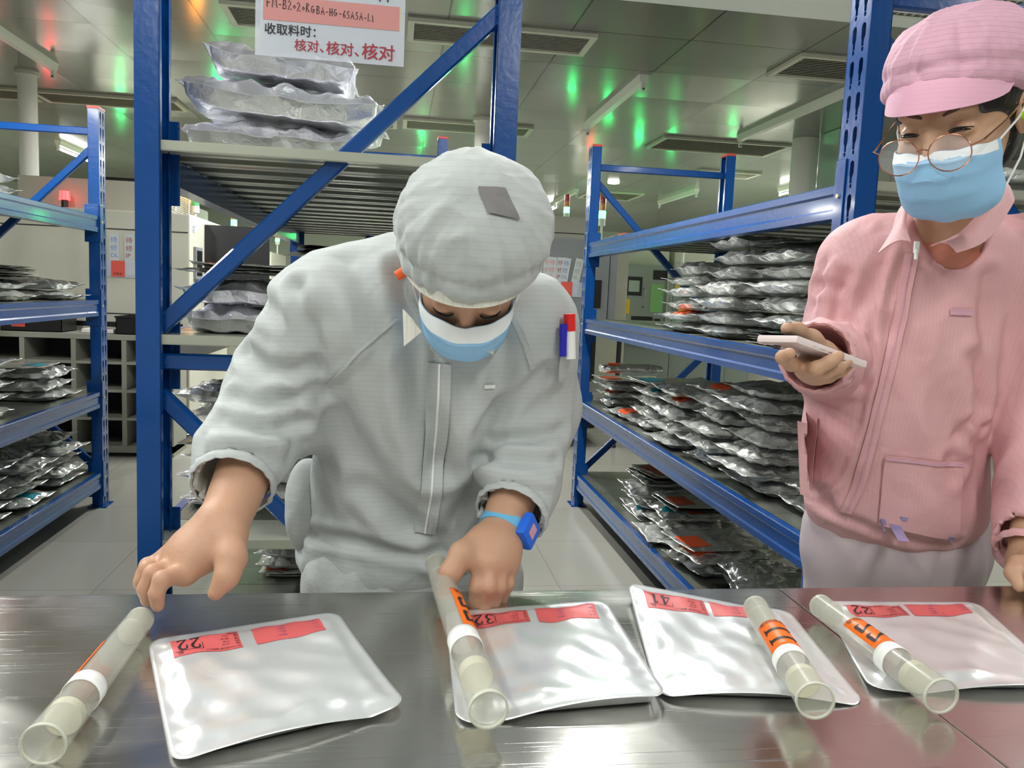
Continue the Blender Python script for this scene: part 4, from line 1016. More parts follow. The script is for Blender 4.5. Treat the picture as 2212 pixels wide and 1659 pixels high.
t=machine(1.02,1.80,7.4,8.8,1.90,'olive cabinet standing behind the grey cabinet','cream_dark',seam=(1.75,))
signal_tower(1.62,7.9,1.905,'signal tower with its green lamp lit, right of the man\'s cap',('green',),h=0.055,r=0.028,pole=0.02)
signal_tower(2.10,8.4,1.70,'signal tower on a tall white pole, green lamp lit, by the right rack\'s far post',('green',),h=0.075,r=0.036,pole=0.22)
machine(1.86,2.30,8.0,9.0,1.70,'cream cabinet carrying the tall signal tower','cream_metal')
# grey-green test machines seen through the right rack
for i,(x0,x1) in enumerate(((2.35,2.98),(3.0,3.65),(3.67,4.4))):
    t=machine(x0,x1,8.6+0.05*i,9.6,1.55,['grey-green test machine seen through the right rack, left one','grey-green test machine seen through the right rack, middle one','grey-green test machine seen through the right rack, right one'][i],'greygreen_metal',seam=(),zb=0.06)
    yf=8.6+0.05*i
    MB().box(x0+0.10,x0+0.28,yf-0.012,yf,1.22,1.42,bev=0.004).build('display','dark_interior',t)
    MB().box(x0+0.13,x0+0.25,yf-0.014,yf-0.011,1.26,1.38).build('screen','glass_panel',t)
    MB().box(x0+0.38,x0+0.52,yf-0.006,yf,1.05,1.35).build('green_sheet' if i==0 else 'paper_notice','green_sheet' if i==0 else 'paper',t)
    MB().box(x0+0.06,x0+0.15,yf-0.03,yf,1.02,1.18,bev=0.012).build('yellow_switch_box','yellow',t)
    MB().box(x0+0.18,x0+0.42,yf-0.004,yf,0.80,1.0).build('opening','black',t)
    MB().tube([(x0+0.30,yf,1.10),(x0+0.30,yf-0.06,1.10),(x0+0.30,yf-0.06,1.30),(x0+0.30,yf,1.30)],0.008).build('handle','galvanised',t,True)
    MB().box(x0+0.03,x1-0.03,yf+0.1,9.5,1.55,1.86,bev=0.01).build('upper_housing','cream_metal',t)
    MB().tube([(x0+0.10,yf+0.1,1.60),(x0+0.10,yf+0.04,1.60),(x0+0.10,yf+0.04,1.82),(x0+0.10,yf+0.1,1.82)],0.013).build('grab_bar','white_plastic',t,True)
    MB().box(x0+0.40,x0+0.56,yf-0.008,yf,1.40,1.50,bev=0.002).build('nameplate','black',t)
    MB().box(x0+0.02,x0+0.08,yf-0.005,yf,1.24,1.36).build('warning_sticker','yellow',t)
    MB().box(x0+0.44,x0+0.50,yf-0.03,yf,0.86,0.98,bev=0.006).build('control_box','dark_interior',t)
    MB().box(x0+0.20,x0+0.33,yf-0.05,yf,0.80,0.92,bev=0.006).build('drawer_unit','cream_metal',t)
    MB().cyl((x0+0.56,yf-0.02,0.80),(x0+0.56,yf-0.02,1.50),0.012,n=10).build('conduit','galvanised',t,True)
    for dx,mt in ((0.08,'led_greenish'),(0.12,'led_red_bright')): MB().cyl((x0+dx,yf-0.012,0.93),(x0+dx,yf,0.93),0.010,n=10).build('indicator_light',mt,t)
    MB().box(x0+0.02,x1-0.02,yf-0.25,yf,0.74,0.78).build('work_ledge','black',t)
# lamps farther back whose glow streaks the glossy ceiling
far=random.Random(3)
spots=[(0.55,7.6,1.78,'g'),(1.0,9.8,1.8,'g'),(1.30,10.6,1.8,'g'),(2.9,9.9,1.9,'g'),(3.5,10.4,1.9,'g'),(2.6,11.2,1.9,'r'),(4.4,10.6,1.9,'g'),(0.3,11.5,1.8,'g'),(3.0,12.6,1.9,'g'),(-3.5,9.0,1.8,'r'),(-3.4,10.9,1.8,'g'),(-4.4,9.0,1.8,'g'),(-3.3,12.3,1.8,'r'),(-3.45,7.65,1.89,'r'),(4.9,8.2,1.9,'g')]
names={'g':'green','r':'red'}
where=['nearest behind the central rack','far back, behind the man\'s cap','farther back behind the man\'s cap','behind the grey-green machines, leftmost','behind the grey-green machines, second','behind the right rack\'s far frame','behind the grey-green machines at the right wall','in the far middle, deepest','deep behind the grey-green machines','behind the first machines of the left row','deep behind the left rack','at the far left wall','deepest in the left row','left of the first machine','by the partition at the right']
for (x,y,z,c),w in zip(spots,where):
    t=empty('beacon_pillar',(x,y,0),'grey machine with a %s beacon lamp lit, %s'%(names[c],w),'machine')
    MB().box(x-0.25,x+0.25,y,y+0.5,0,z-0.12,bev=0.01).build('casing','cream_dark' if c=='g' else 'cream_metal',t)
    MB().cyl((x,y+0.1,z-0.12),(x,y+0.1,z),0.012,n=10).build('pole','white_plastic',t,True)
    MB().cyl((x,y+0.1,z),(x,y+0.1,z+0.07),0.034,n=18).build('beacon_lamp','led_green' if c=='g' else 'led_red',t,True)

# ---------------------------------------------------------------- sculpting: distance fields turned into one continuous surface
from mathutils.bvhtree import BVHTree
A3 = lambda p: np.array(p, dtype=np.float32)
class Field:
    def __init__(s, lo, hi, h):
        s.lo=A3(lo); s.h=h; s.n=np.maximum(3,np.ceil((A3(hi)-s.lo)/h).astype(int)+1)
        s.D=np.full(s.n, 0.5, np.float32); s.rs=1.0
    def _sub(s, lo, hi):
        a=np.clip(np.floor((A3(lo)-s.lo)/s.h).astype(int),0,s.n); b=np.clip(np.ceil((A3(hi)-s.lo)/s.h).astype(int)+1,0,s.n)
        sl=tuple(slice(int(i),int(j)) for i,j in zip(a,b))
        if any(j<=i for i,j in zip(a,b)): return None,None
        ax=[s.lo[k]+s.h*np.arange(a[k],b[k],dtype=np.float32) for k in range(3)]
        return sl, np.stack(np.meshgrid(*ax,indexing='ij'),-1)
    def op(s, f, lo, hi, k, sub=False):
        m=k+3*s.h
        sl,P=s._sub(A3(lo)-m, A3(hi)+m)
        if sl is None: return s
        d=f(P); D=s.D[sl]
        if sub: 
            q=np.clip(0.5-0.5*(D+d)/max(k,1e-6),0,1); s.D[sl]=D*(1-q)+(-d)*q+k*q*(1-q)
        else:
            q=np.clip(0.5+0.5*(D-d)/max(k,1e-6),0,1); s.D[sl]=D*(1-q)+d*q-k*q*(1-q)
        return s
    def cone(s,a,b,ra,rb,k=0.01,sub=False):
        ra*=s.rs; rb*=s.rs; a=A3(a); b=A3(b); r=max(ra,rb)
        def f(P):
            ba=b-a; L2=float(ba@ba)+1e-9; t=np.clip(((P-a)@ba)/L2,0,1)[...,None]
            return np.linalg.norm(P-a-ba*t,axis=-1)-(ra+(rb-ra)*t[...,0])
        return s.op(f,np.minimum(a,b)-r,np.maximum(a,b)+r,k,sub)
    def chain(s,pts,rs,k=0.01):
        for i in range(len(pts)-1): s.cone(pts[i],pts[i+1],rs[i],rs[i+1],k)
        return s
    def ell(s,c,r,k=0.01,M=None,sub=False):
        c=A3(c); r=A3(r)*s.rs; Mi=None if M is None else np.array(M,dtype=np.float32)  # columns are the axes
        def f(P):
            q=P-c
            if Mi is not None: q=q@Mi
            k0=np.linalg.norm(q/r,axis=-1); k1=np.linalg.norm(q/(r*r),axis=-1)+1e-9
            return k0*(k0-1)/k1
        R_=float(r.max()) if Mi is not None else r
        return s.op(f,c-R_,c+R_,k,sub)
    def box(s,c,hs,rd,k=0.01,M=None,sub=False):
        c=A3(c); hs=A3(hs); Mi=None if M is None else np.array(M,dtype=np.float32); R_=float(np.linalg.norm(hs))+rd
        def f(P):
            q=P-c
            if Mi is not None: q=q@Mi
            q=np.abs(q)-(hs-rd); return np.linalg.norm(np.maximum(q,0),axis=-1)+np.minimum(q.max(-1),0)-rd
        return s.op(f,c-R_,c+R_,k,sub)
    def plane_cut(s,p,n,k=0.004):
        """removes what lies on the side n points to"""
        p=A3(p); n=A3(n); n=n/np.linalg.norm(n); hi=s.lo+s.h*(s.n-1)
        sl,P=s._sub(s.lo,hi); d=(P-p)@n; D=s.D[sl]; q=np.clip(0.5-0.5*(D-d)/k,0,1); s.D[sl]=D*(1-q)+d*q+k*q*(1-q); return s
    def mesh(s, relax=2):
        D=s.D; h=s.h; I=D<0
        c=np.zeros(np.array(D.shape)-1,np.int8)
        cor=[(i,j,k) for i in (0,1) for j in (0,1) for k in (0,1)]
        nx,ny,nz=c.shape
        for (i,j,k) in cor: c+=I[i:i+nx,j:j+ny,k:k+nz]
        cells=np.argwhere((c>0)&(c<8)); idx=np.full(c.shape,-1,np.int64); idx[tuple(cells.T)]=np.arange(len(cells))
        val={q:D[cells[:,0]+q[0],cells[:,1]+q[1],cells[:,2]+q[2]] for q in cor}
        acc=np.zeros((len(cells),3)); cnt=np.zeros(len(cells))
        for a in cor:
            for ax in range(3):
                if a[ax]==1: continue
                b=list(a); b[ax]=1; b=tuple(b); va,vb=val[a],val[b]; m=(va<0)!=(vb<0)
                t=np.where(m,va/np.where(m,va-vb,1),0)
                p=np.array(a,float)[None,:]+t[:,None]*(np.array(b)-np.array(a))[None,:]
                acc+=p*m[:,None]; cnt+=m
        V=(cells+acc/cnt[:,None])*h+s.lo
        F=[]
        for ax in range(3):
            u,v=[(1,2),(2,0),(0,1)][ax]
            sl0=[slice(1,-1)]*3; sl0[ax]=slice(0,-1); sl1=list(sl0); sl1[ax]=slice(1,None)
            a=I[tuple(sl0)]; b=I[tuple(sl1)]; e=np.argwhere(a!=b)
            if not len(e): continue
            off=np.ones(3,int); off[ax]=0; e=e+off; sign=I[tuple(e.T)]
            def at(du,dv):
                q=e.copy(); q[:,u]-=du; q[:,v]-=dv; return idx[tuple(q.T)]
            quad=np.stack([at(1,1),at(0,1),at(0,0),at(1,0)],1)
            quad[~sign]=quad[~sign][:,::-1]; F.append(quad)
        F=np.concatenate(F); F=F[(F>=0).all(1)]
        for _ in range(relax):
            S=np.zeros_like(V); n=np.zeros(len(V))
            for a,b in ((0,1),(1,2),(2,3),(3,0)):
                np.add.at(S,F[:,a],V[F[:,b]]); np.add.at(n,F[:,a],1)
                np.add.at(S,F[:,b],V[F[:,a]]); np.add.at(n,F[:,b],1)
            V=V*0.5+0.5*S/np.maximum(n,1)[:,None]
        return V,F
def normals(V,F):
    fn=np.cross(V[F[:,2]]-V[F[:,0]],V[F[:,3]]-V[F[:,1]]); N=np.zeros_like(V)
    for k in range(4): np.add.at(N,F[:,k],fn)
    return N/(np.linalg.norm(N,axis=1)[:,None]+1e-12)
def seg_dist(V,a,b):
    a=np.array(a);b=np.array(b);ba=b-a; t=np.clip(((V-a)@ba)/(ba@ba+1e-12),0,1); return np.linalg.norm(V-a-ba*t[:,None],axis=1),t
def fold(V,N,lines,F=None):
    if F is not None:
        bv=BVHTree.FromPolygons(V.tolist(),F.tolist()); L2=[]
        for pts,amp,w in lines:
            q=curve_pts([tuple(p) for p in pts],4); r=[]
            for p in q:
                hit=bv.ray_cast(Vector(p)-Vector((0,0.45,0)),Vector((0,1,0)))[0]
                r.append(tuple(hit) if hit is not None else p)
            L2.append((r,amp,w))
        lines=L2
    """each line: points, depth (+ hollow, - ridge), width; a hollow throws up a soft ridge on both sides"""
    d=np.zeros(len(V))
    for pts,amp,w in lines:
        dm=np.full(len(V),9.0)
        for i in range(len(pts)-1): dm=np.minimum(dm,seg_dist(V,pts[i],pts[i+1])[0])
        x=dm/w; d+= -amp*np.exp(-x*x)+0.45*amp*np.exp(-((x-1.9)**2)*1.4)
    return V+N*d[:,None]
def crumple(V,N,amp,scale,stretch=(1,1,1),seed=0):
    d=np.empty(len(V)); sx,sy,sz=stretch
    for i,(x,y,z) in enumerate(V):
        q=Vector((x*sx*scale+seed,y*sy*scale,z*sz*scale)); w=mnoise.noise(q*0.6)*1.3
        d[i]=(0.35-abs(mnoise.noise(q+Vector((w,w,w)))))+0.5*(0.3-abs(mnoise.noise(q*2.1+Vector((w,0,5)))))
    return V+N*(amp*d)[:,None]
def merge(parts):
    V=[];F=[];n=0
    for v,f in parts: V.append(v); F.append(f+n); n+=len(v)
    return np.concatenate(V),np.concatenate(F)
def frame(f, roll=0.0):
    """columns: lateral (to the viewer's right), forward, up"""
    f=Vector(f).normalized(); up=Vector((0,0,1)); u=(up-f*up.dot(f)).normalized(); s=u.cross(f)*-1
    s=f.cross(u)
    s,u=(s*math.cos(roll)+u*math.sin(roll)),(u*math.cos(roll)-s*math.sin(roll))
    if s.x<0: s=-s
    return s,f,u
class Head:
    def __init__(s,O,f,roll=0.0,sc=1.0): s.sc=sc; s.O=Vector(O); s.s,s.f,s.u=frame(f,roll); s.M=np.array([s.s,s.f,s.u]).T
    def w(s,x,y,z): return s.O+(s.s*x+s.f*y+s.u*z)*s.sc
    def V(s,arr): return (np.asarray(arr)*s.sc)@s.M.T+np.array(s.O)
def head_field(h=0.0032, ear=True, k=1.0):
    F=Field((-0.115,-0.15,-0.17),(0.115,0.15,0.15),h)
    F.ell((0,-0.015,0.035),(0.077,0.098,0.088),0.02)
    F.ell((0,0.018,-0.030),(0.063,0.073,0.086),0.03)
    F.ell((0,0.038,-0.088),(0.036,0.040,0.028),0.03)
    for e in (-1,1):
        F.ell((e*0.038,0.052,-0.034),(0.026,0.030,0.026),0.02)
        F.ell((e*0.030,0.076,0.026),(0.022,0.014,0.009),0.012)
        F.ell((e*0.033,0.101,0.004),(0.019,0.016,0.011),0.012,sub=True)
        F.ell((e*0.033,0.076,0.001),(0.0165,0.0145,0.0125),0.004)
    F.cone((0,0.084,0.012),(0,0.104,-0.034),0.0085,0.0125,0.012)
    for e in (-1,1): F.ell((e*0.011,0.096,-0.040),(0.009,0.011,0.008),0.008)
    F.ell((0,0.086,-0.064),(0.022,0.010,0.006),0.006)
    if ear:
        for e in (-1,1):
            F.ell((e*0.080,-0.012,0.000),(0.009,0.019,0.031),0.006)
            F.ell((e*0.086,-0.008,0.004),(0.006,0.010,0.016),0.004,sub=True)
    return F
def sheet(rows, name, m, parent, th=0.0012, smooth=True, closed_u=False):
    """rows of points -> a thin cloth with thickness"""
    P=np.array([[tuple(p) for p in r] for r in rows]); a,b,_=P.shape
    du=np.gradient(P,axis=1); dv=np.gradient(P,axis=0); n=np.cross(du,dv); n/= (np.linalg.norm(n,axis=-1)[...,None]+1e-12)
    Q=P-n*th; vs=[tuple(p) for p in P.reshape(-1,3)]+[tuple(p) for p in Q.reshape(-1,3)]; N_=a*b; fs=[]
    for i in range(a-1):
        for j in range(b-1):
            q=i*b+j; fs.append((q,q+1,q+b+1,q+b)); fs.append((N_+q,N_+q+b,N_+q+b+1,N_+q+1))
    rim=list(range(b))+[i*b+b-1 for i in range(1,a)]+[(a-1)*b+j for j in range(b-2,-1,-1)]+[i*b for i in range(a-2,0,-1)]
    for k in range(len(rim)): x,y=rim[k],rim[(k+1)%len(rim)]; fs.append((x,N_+x,N_+y,y))
    return MB().add(vs,fs).build(name,m,parent,smooth)
def drape(o, pts, nm, m, parent, off=0.0015, direction=(0,1,0), th=0.001, back=0.4):
    """lays a grid of points onto object o by dropping them along a direction"""
    bv=BVHTree.FromPolygons([v.co for v in o.data.vertices],[p.vertices[:] for p in o.data.polygons]); d=Vector(direction).normalized(); rows=[]
    for r in pts:
        row=[]
        for p in r:
            p=Vector(p); hit=bv.ray_cast(p-d*back,d)
            q=hit[0] if hit[0] is not None else p
            row.append(q-d*off)
        rows.append(row)
    return sheet(rows,nm,m,parent,th)
def grid4(a,b,c,d,nu=14,nv=10):
    a,b,c,d=map(Vector,(a,b,c,d)); return [[(a*(1-i/nu)+b*i/nu)*(1-j/nv)+(d*(1-i/nu)+c*i/nu)*j/nv for i in range(nu+1)] for j in range(nv+1)]
def along(pts, width, n=30, wd=None):
    """a ribbon grid about a polyline, width in x or along wd"""
    pts=[Vector(p) for p in pts]; L=[0]; 
    for i in range(1,len(pts)): L.append(L[-1]+(pts[i]-pts[i-1]).length)
    wd=Vector(wd or (1,0,0)); rows=[]
    for k in range(n+1):
        t=L[-1]*k/n; i=max(j for j in range(len(L)) if L[j]<=t+1e-9); i=min(i,len(pts)-2); q=(t-L[i])/(L[i+1]-L[i]); p=pts[i].lerp(pts[i+1],q)
        rows.append([p+wd*(width*(j/4-0.5)) for j in range(5)])
    return rows
def finer(P,r):
    q=curve_pts([(p.x,p.y,p.z) for p in P],5); n=len(q); return q,[float(np.interp(i/(n-1)*(len(r)-1),range(len(r)),r)) for i in range(n)]
def face_mask(H, parent, drop=0.0, wide=0.066, top=-0.010):
    rows=[]; nv=26; nt=36
    prof=[(0.109,top),(0.121,-0.036),(0.122,-0.060),(0.112,-0.090),(0.088,-0.120),(0.056,-0.132)]
    side=[(0.040,-0.024),(0.034,-0.042),(0.030,-0.057),(0.028,-0.072),(0.026,-0.088),(0.028,-0.100)]
    for j in range(nv+1):
        v=j/nv; c=v*5; i=min(4,int(c)); q=c-i; q=q*q*(3-2*q)*0.5+q*0.5
        yc=prof[i][0]*(1-q)+prof[i+1][0]*q; zc=prof[i][1]*(1-q)+prof[i+1][1]*q
        ys=side[i][0]*(1-q)+side[i+1][0]*q; zs=side[i][1]*(1-q)+side[i+1][1]*q
        pleat=0.0022*((v*5)%1.0)*(1 if 0.12<v<0.85 else 0)
        row=[]
        for k in range(nt+1):
            t=-PI/2+PI*k/nt; x=wide*math.sin(t)*(1+0.02*math.sin(3*v*PI)); cc=max(0,math.cos(t))
            y=ys+(yc-ys)*cc**0.75+pleat*cc; z=zs+(zc-zs)*cc**0.8+0.0015*math.sin(9*t+5*v)*cc
            if j<4: y-= 0.006*math.sin(2*abs(t))*(1-j/4)
            row.append(H.w(x,y,z+drop))
        rows.append(row)
    mk=sheet(rows,'face_mask','mask_blue',parent,0.0015)
    band=[[p+(p-H.w(0,0.0,-0.05)).normalized()*0.0014 for p in r[1:-1]] for r in rows[:5]]
    sheet(band,'white_band','mask_white',mk,0.0006)
    return mk,rows
def ear_loops(H,rows,parent):
    for e,k in ((-1,0),(1,-1)):
        a=rows[1][k]; b=rows[-2][k]; ear=H.w(e*0.088,-0.018,0.016); low=H.w(e*0.084,-0.026,-0.022)
        MB().tube([a,a.lerp(ear,0.5)+H.s*e*0.004,ear,H.w(e*0.087,-0.030,0.0),low,b.lerp(low,0.5)+H.s*e*0.005,b],0.0016,n=6).build('ear_loop','mask_white',parent,True)
def bouffant(H, m, brim_m, parent, r1, r2, brim, ph=0.0, c2=(-0.022,0.080), c1=-0.012, puff=0.0, pl=(0.005,0.55), h=0.0045, amp=0.011):
    F=Field((-0.16,-0.18,-0.10),(0.16,0.16,0.21),h)
    F.ell((0,c1,0.040),r1,0.02); F.ell((puff,c2[0],c2[1]),r2,0.045)
    F.plane_cut((0,0,pl[0]),(0,pl[1],-1),0.01)
    V,Fc=F.mesh(2); N=normals(V,Fc)
    # gathers running up from the band
    ang=np.arctan2(V[:,0],V[:,1]); hgt=V[:,2]-(pl[0]+pl[1]*V[:,1]); g=np.clip(hgt/0.03,0,1)*np.clip(1.4-hgt/0.10,0.25,1)
    d=0.0018*np.sin(17*ang+ph+2*np.sin(3*ang))*g+0.0010*np.sin(31*ang+2*ph)*g
    d-=0.005*np.exp(-((hgt-0.032)/0.010)**2)
    V=V+N*d[:,None]; V=crumple(V,normals(V,Fc),amp,9.5,(1,1,1.2),seed=3+ph)
    cap=np_mesh('cleanroom_cap',H.V(V),Fc,m,parent)
    rows=[]
    (w_,len_,droop,rise)=brim
    for j in range(7):
        v=j/6; row=[]
        for k in range(31):
            t=-1.15+2.3*k/30; c=math.cos(t*PI/2/1.15)
            rx=r1[0]*0.985; ry=r1[1]*0.985
            x=rx*math.sin(t)*(1+0.10*v*w_); y=ry*math.cos(t)+c1+len_*v*max(0,c)**0.6
            z=pl[0]+pl[1]*(ry*math.cos(t)+c1)+rise+0.004-droop*v**1.3*max(0,c)**0.5-0.010*v*(1-c)
            row.append(H.w(x,y,z))
        rows.append(row)
    sheet(rows,'cap_brim',brim_m,cap,0.002)
    return cap

# ================================================================ the man in white, bending over the bench
man = empty('person',(0.04,1.29,0),'person in white cleanroom jacket and cap bending over the bench, reaching for tubes','person')
HM = Head((0.0922,1.0550,1.2246),(-0.05,-0.60,-0.80),0.02,0.86)
# --- body: one continuous skin
Fh=head_field(0.0034)
Fh2=Field((-0.35,0.85,0.75),(0.45,1.55,1.45),0.0075)
V1,F1=Fh.mesh(1); V1=HM.V(V1)
nk=HM.w(0,-0.045,-0.06)
core=Field((-0.40,0.88,0.0),(0.40,1.65,1.45),0.010)
core.cone(nk,(0.0697,1.1700,1.1813),0.052,0.062,0.03)
core.ell((0.0487,1.2240,1.0836),(0.13,0.07,0.14),0.03).ell((0.0375,1.3230,0.8303),(0.11,0.06,0.11),0.04)
SLm=(-0.0927,1.1700,1.1423); ELm=(-0.1704,1.2150,1.0183); WLm=(-0.2028,1.0350,0.8909)
SRm=(0.1900,1.1610,1.1389); ERm=(0.2250,1.2150,1.0014); WRm=(0.1530,1.0850,0.8630)
core.cone(SLm,ELm,0.045,0.042,0.02).cone(SRm,ERm,0.042,0.040,0.02).cone(SLm,SRm,0.045,0.045,0.03)
core.cone((0.11,1.30,0.76),(0.13,1.31,0.45),0.072,0.055,0.02).cone((0.13,1.31,0.45),(0.135,1.30,0.09),0.05,0.04,0.01)
core.cone((-0.02,1.30,0.76),(-0.05,1.31,0.45),0.072,0.055,0.02).cone((-0.05,1.31,0.45),(-0.055,1.30,0.09),0.05,0.04,0.01)
VC,FC=core.mesh(1)
def arm_hand(lo,hi,h,build):
    F=Field(lo,hi,h); build(F); return F.mesh(1)
def hand_left(F):   # the hand over the tube at the far left
    F.cone(ELm,WLm,0.046,0.031,0.01)
    W=A3(WLm)
    kn=[(-0.2382,0.9850,0.8432),(-0.2537,1.0050,0.8455),(-0.2680,1.0270,0.8427),(-0.2790,1.0480,0.8368)]
    for p,r in zip(kn,(0.0135,0.0135,0.0125,0.0115)): F.cone(W+A3((-0.004,-0.004,-0.006)),p,0.024,r+0.003,0.016)
    F.ell((-0.2254,1.0150,0.8618),(0.036,0.030,0.024),0.02)
    ch=[[kn[0],(-0.2553,0.9550,0.8463),(-0.2601,0.9500,0.8317),(-0.2600,0.9550,0.8154)],[kn[1],(-0.2709,0.9750,0.8470),(-0.2784,0.9720,0.8302),(-0.2781,0.9780,0.8128)],
        [kn[2],(-0.2856,1.0050,0.8422),(-0.2922,1.0020,0.8272),(-0.2909,1.0080,0.8106)],[kn[3],(-0.2941,1.0350,0.8366),(-0.3004,1.0340,0.8239),(-0.2984,1.0400,0.8099)]]
    for c,r in zip(ch,((.0105,.0095,.0088,.0078),(.0105,.0095,.0088,.0078),(.0100,.009,.0083,.0074),(.009,.0082,.0075,.0068))): F.chain(c,[r[0]+0.0012,r[1]+0.0008,r[2],r[3]],0.004)
    F.chain([(-0.1935,1.0100,0.8767),(-0.1843,0.9850,0.8617),(-0.1867,0.9700,0.8442),(-0.1982,0.9650,0.8265)],(0.023,0.0165,0.0125,0.0095),0.012)
def hand_right(F):  # the hand gripping the raised end of the tube
    F.cone(ERm,WRm,0.044,0.030,0.01)
    W=A3(WRm)
    kn=[(0.1221,1.0350,0.8331),(0.1332,1.0280,0.8392),(0.1463,1.0340,0.8359),(0.1584,1.0480,0.8272)]
    for p,r in zip(kn,(0.0135,0.0135,0.0125,0.0115)): F.cone(W+A3((-0.002,-0.002,-0.008)),p,0.024,r+0.0025,0.014)
    F.ell((0.1397,1.0550,0.8479),(0.034,0.024,0.030),0.02)
    ch=[[kn[0],(0.1157,1.0180,0.8106),(0.1150,1.0300,0.7829),(0.1106,1.0520,0.7569)],[kn[1],(0.1298,1.0100,0.8134),(0.1262,1.0220,0.7853),(0.1214,1.0480,0.7571)],
        [kn[2],(0.1441,1.0180,0.8103),(0.1394,1.0300,0.7845),(0.1322,1.0560,0.7575)],[kn[3],(0.1573,1.0340,0.8080),(0.1525,1.0460,0.7845),(0.1430,1.0640,0.7633)]]
    for c,r in zip(ch,((.0108,.0098,.009,.008),(.0108,.0098,.009,.008),(.0102,.0092,.0085,.0076),(.0092,.0084,.0077,.007))): F.chain(c,[r[0]+0.0012,r[1]+0.0008,r[2],r[3]],0.004)
    F.chain([(0.1259,1.0680,0.8540),(0.0959,1.0350,0.8482),(0.0799,1.0200,0.8287),(0.0740,1.0250,0.8009)],(0.023,0.0155,0.0125,0.0092),0.012)
W_=A3(WLm); VL,FL=arm_hand(np.minimum(A3(ELm),W_)-A3((0.16,0.13,0.13)),np.maximum(A3(ELm),W_)+A3((0.07,0.06,0.06)),0.0030,hand_left)
W_=A3(WRm); VR,FR=arm_hand(np.minimum(A3(ERm),W_)-A3((0.13,0.12,0.15)),np.maximum(A3(ERm),W_)+A3((0.07,0.06,0.06)),0.0028,hand_right)
np_mesh('body',*merge([(V1,F1),(VC,FC),(VL,FL),(VR,FR)]),'skin_man',man)
# --- jacket
J=Field((-0.45,0.88,0.70),(0.36,1.56,1.44),0.0063); J.rs=0.90
J.ell((0.0382,1.3230,0.7558),(0.203,0.148,0.085),0.03)
J.ell((0.0416,1.3050,0.8811),(0.186,0.142,0.15),0.07)
J.ell((0.0536,1.2330,1.0480),(0.195,0.135,0.16),0.08)
J.ell((0.0495,1.1970,1.1320),(0.200,0.120,0.120),0.07)
J.ell((0.0351,1.2240,1.1915),(0.165,0.100,0.085),0.06)
J.ell((-0.0928,1.1700,1.1488),(0.072,0.078,0.074),0.06).ell((0.1898,1.1610,1.1435),(0.064,0.072,0.072),0.05)
J.cone((-0.0965,1.1700,1.1422),(-0.1612,1.2150,1.0185),0.080,0.086,0.04).cone((-0.1612,1.2150,1.0185),(-0.1981,1.1250,0.9564),0.086,0.066,0.03)
J.cone((-0.1981,1.1250,0.9564),(-0.2020,1.0950,0.9347),0.068,0.055,0.012)
J.cone((0.1913,1.1610,1.1389),(0.2113,1.2150,1.0189),0.070,0.072,0.04).cone((0.2113,1.2150,1.0189),(0.1881,1.1450,0.9171),0.071,0.062,0.03)
J.cone((0.1881,1.1450,0.9171),(0.1742,1.1150,0.8888),0.064,0.055,0.012)
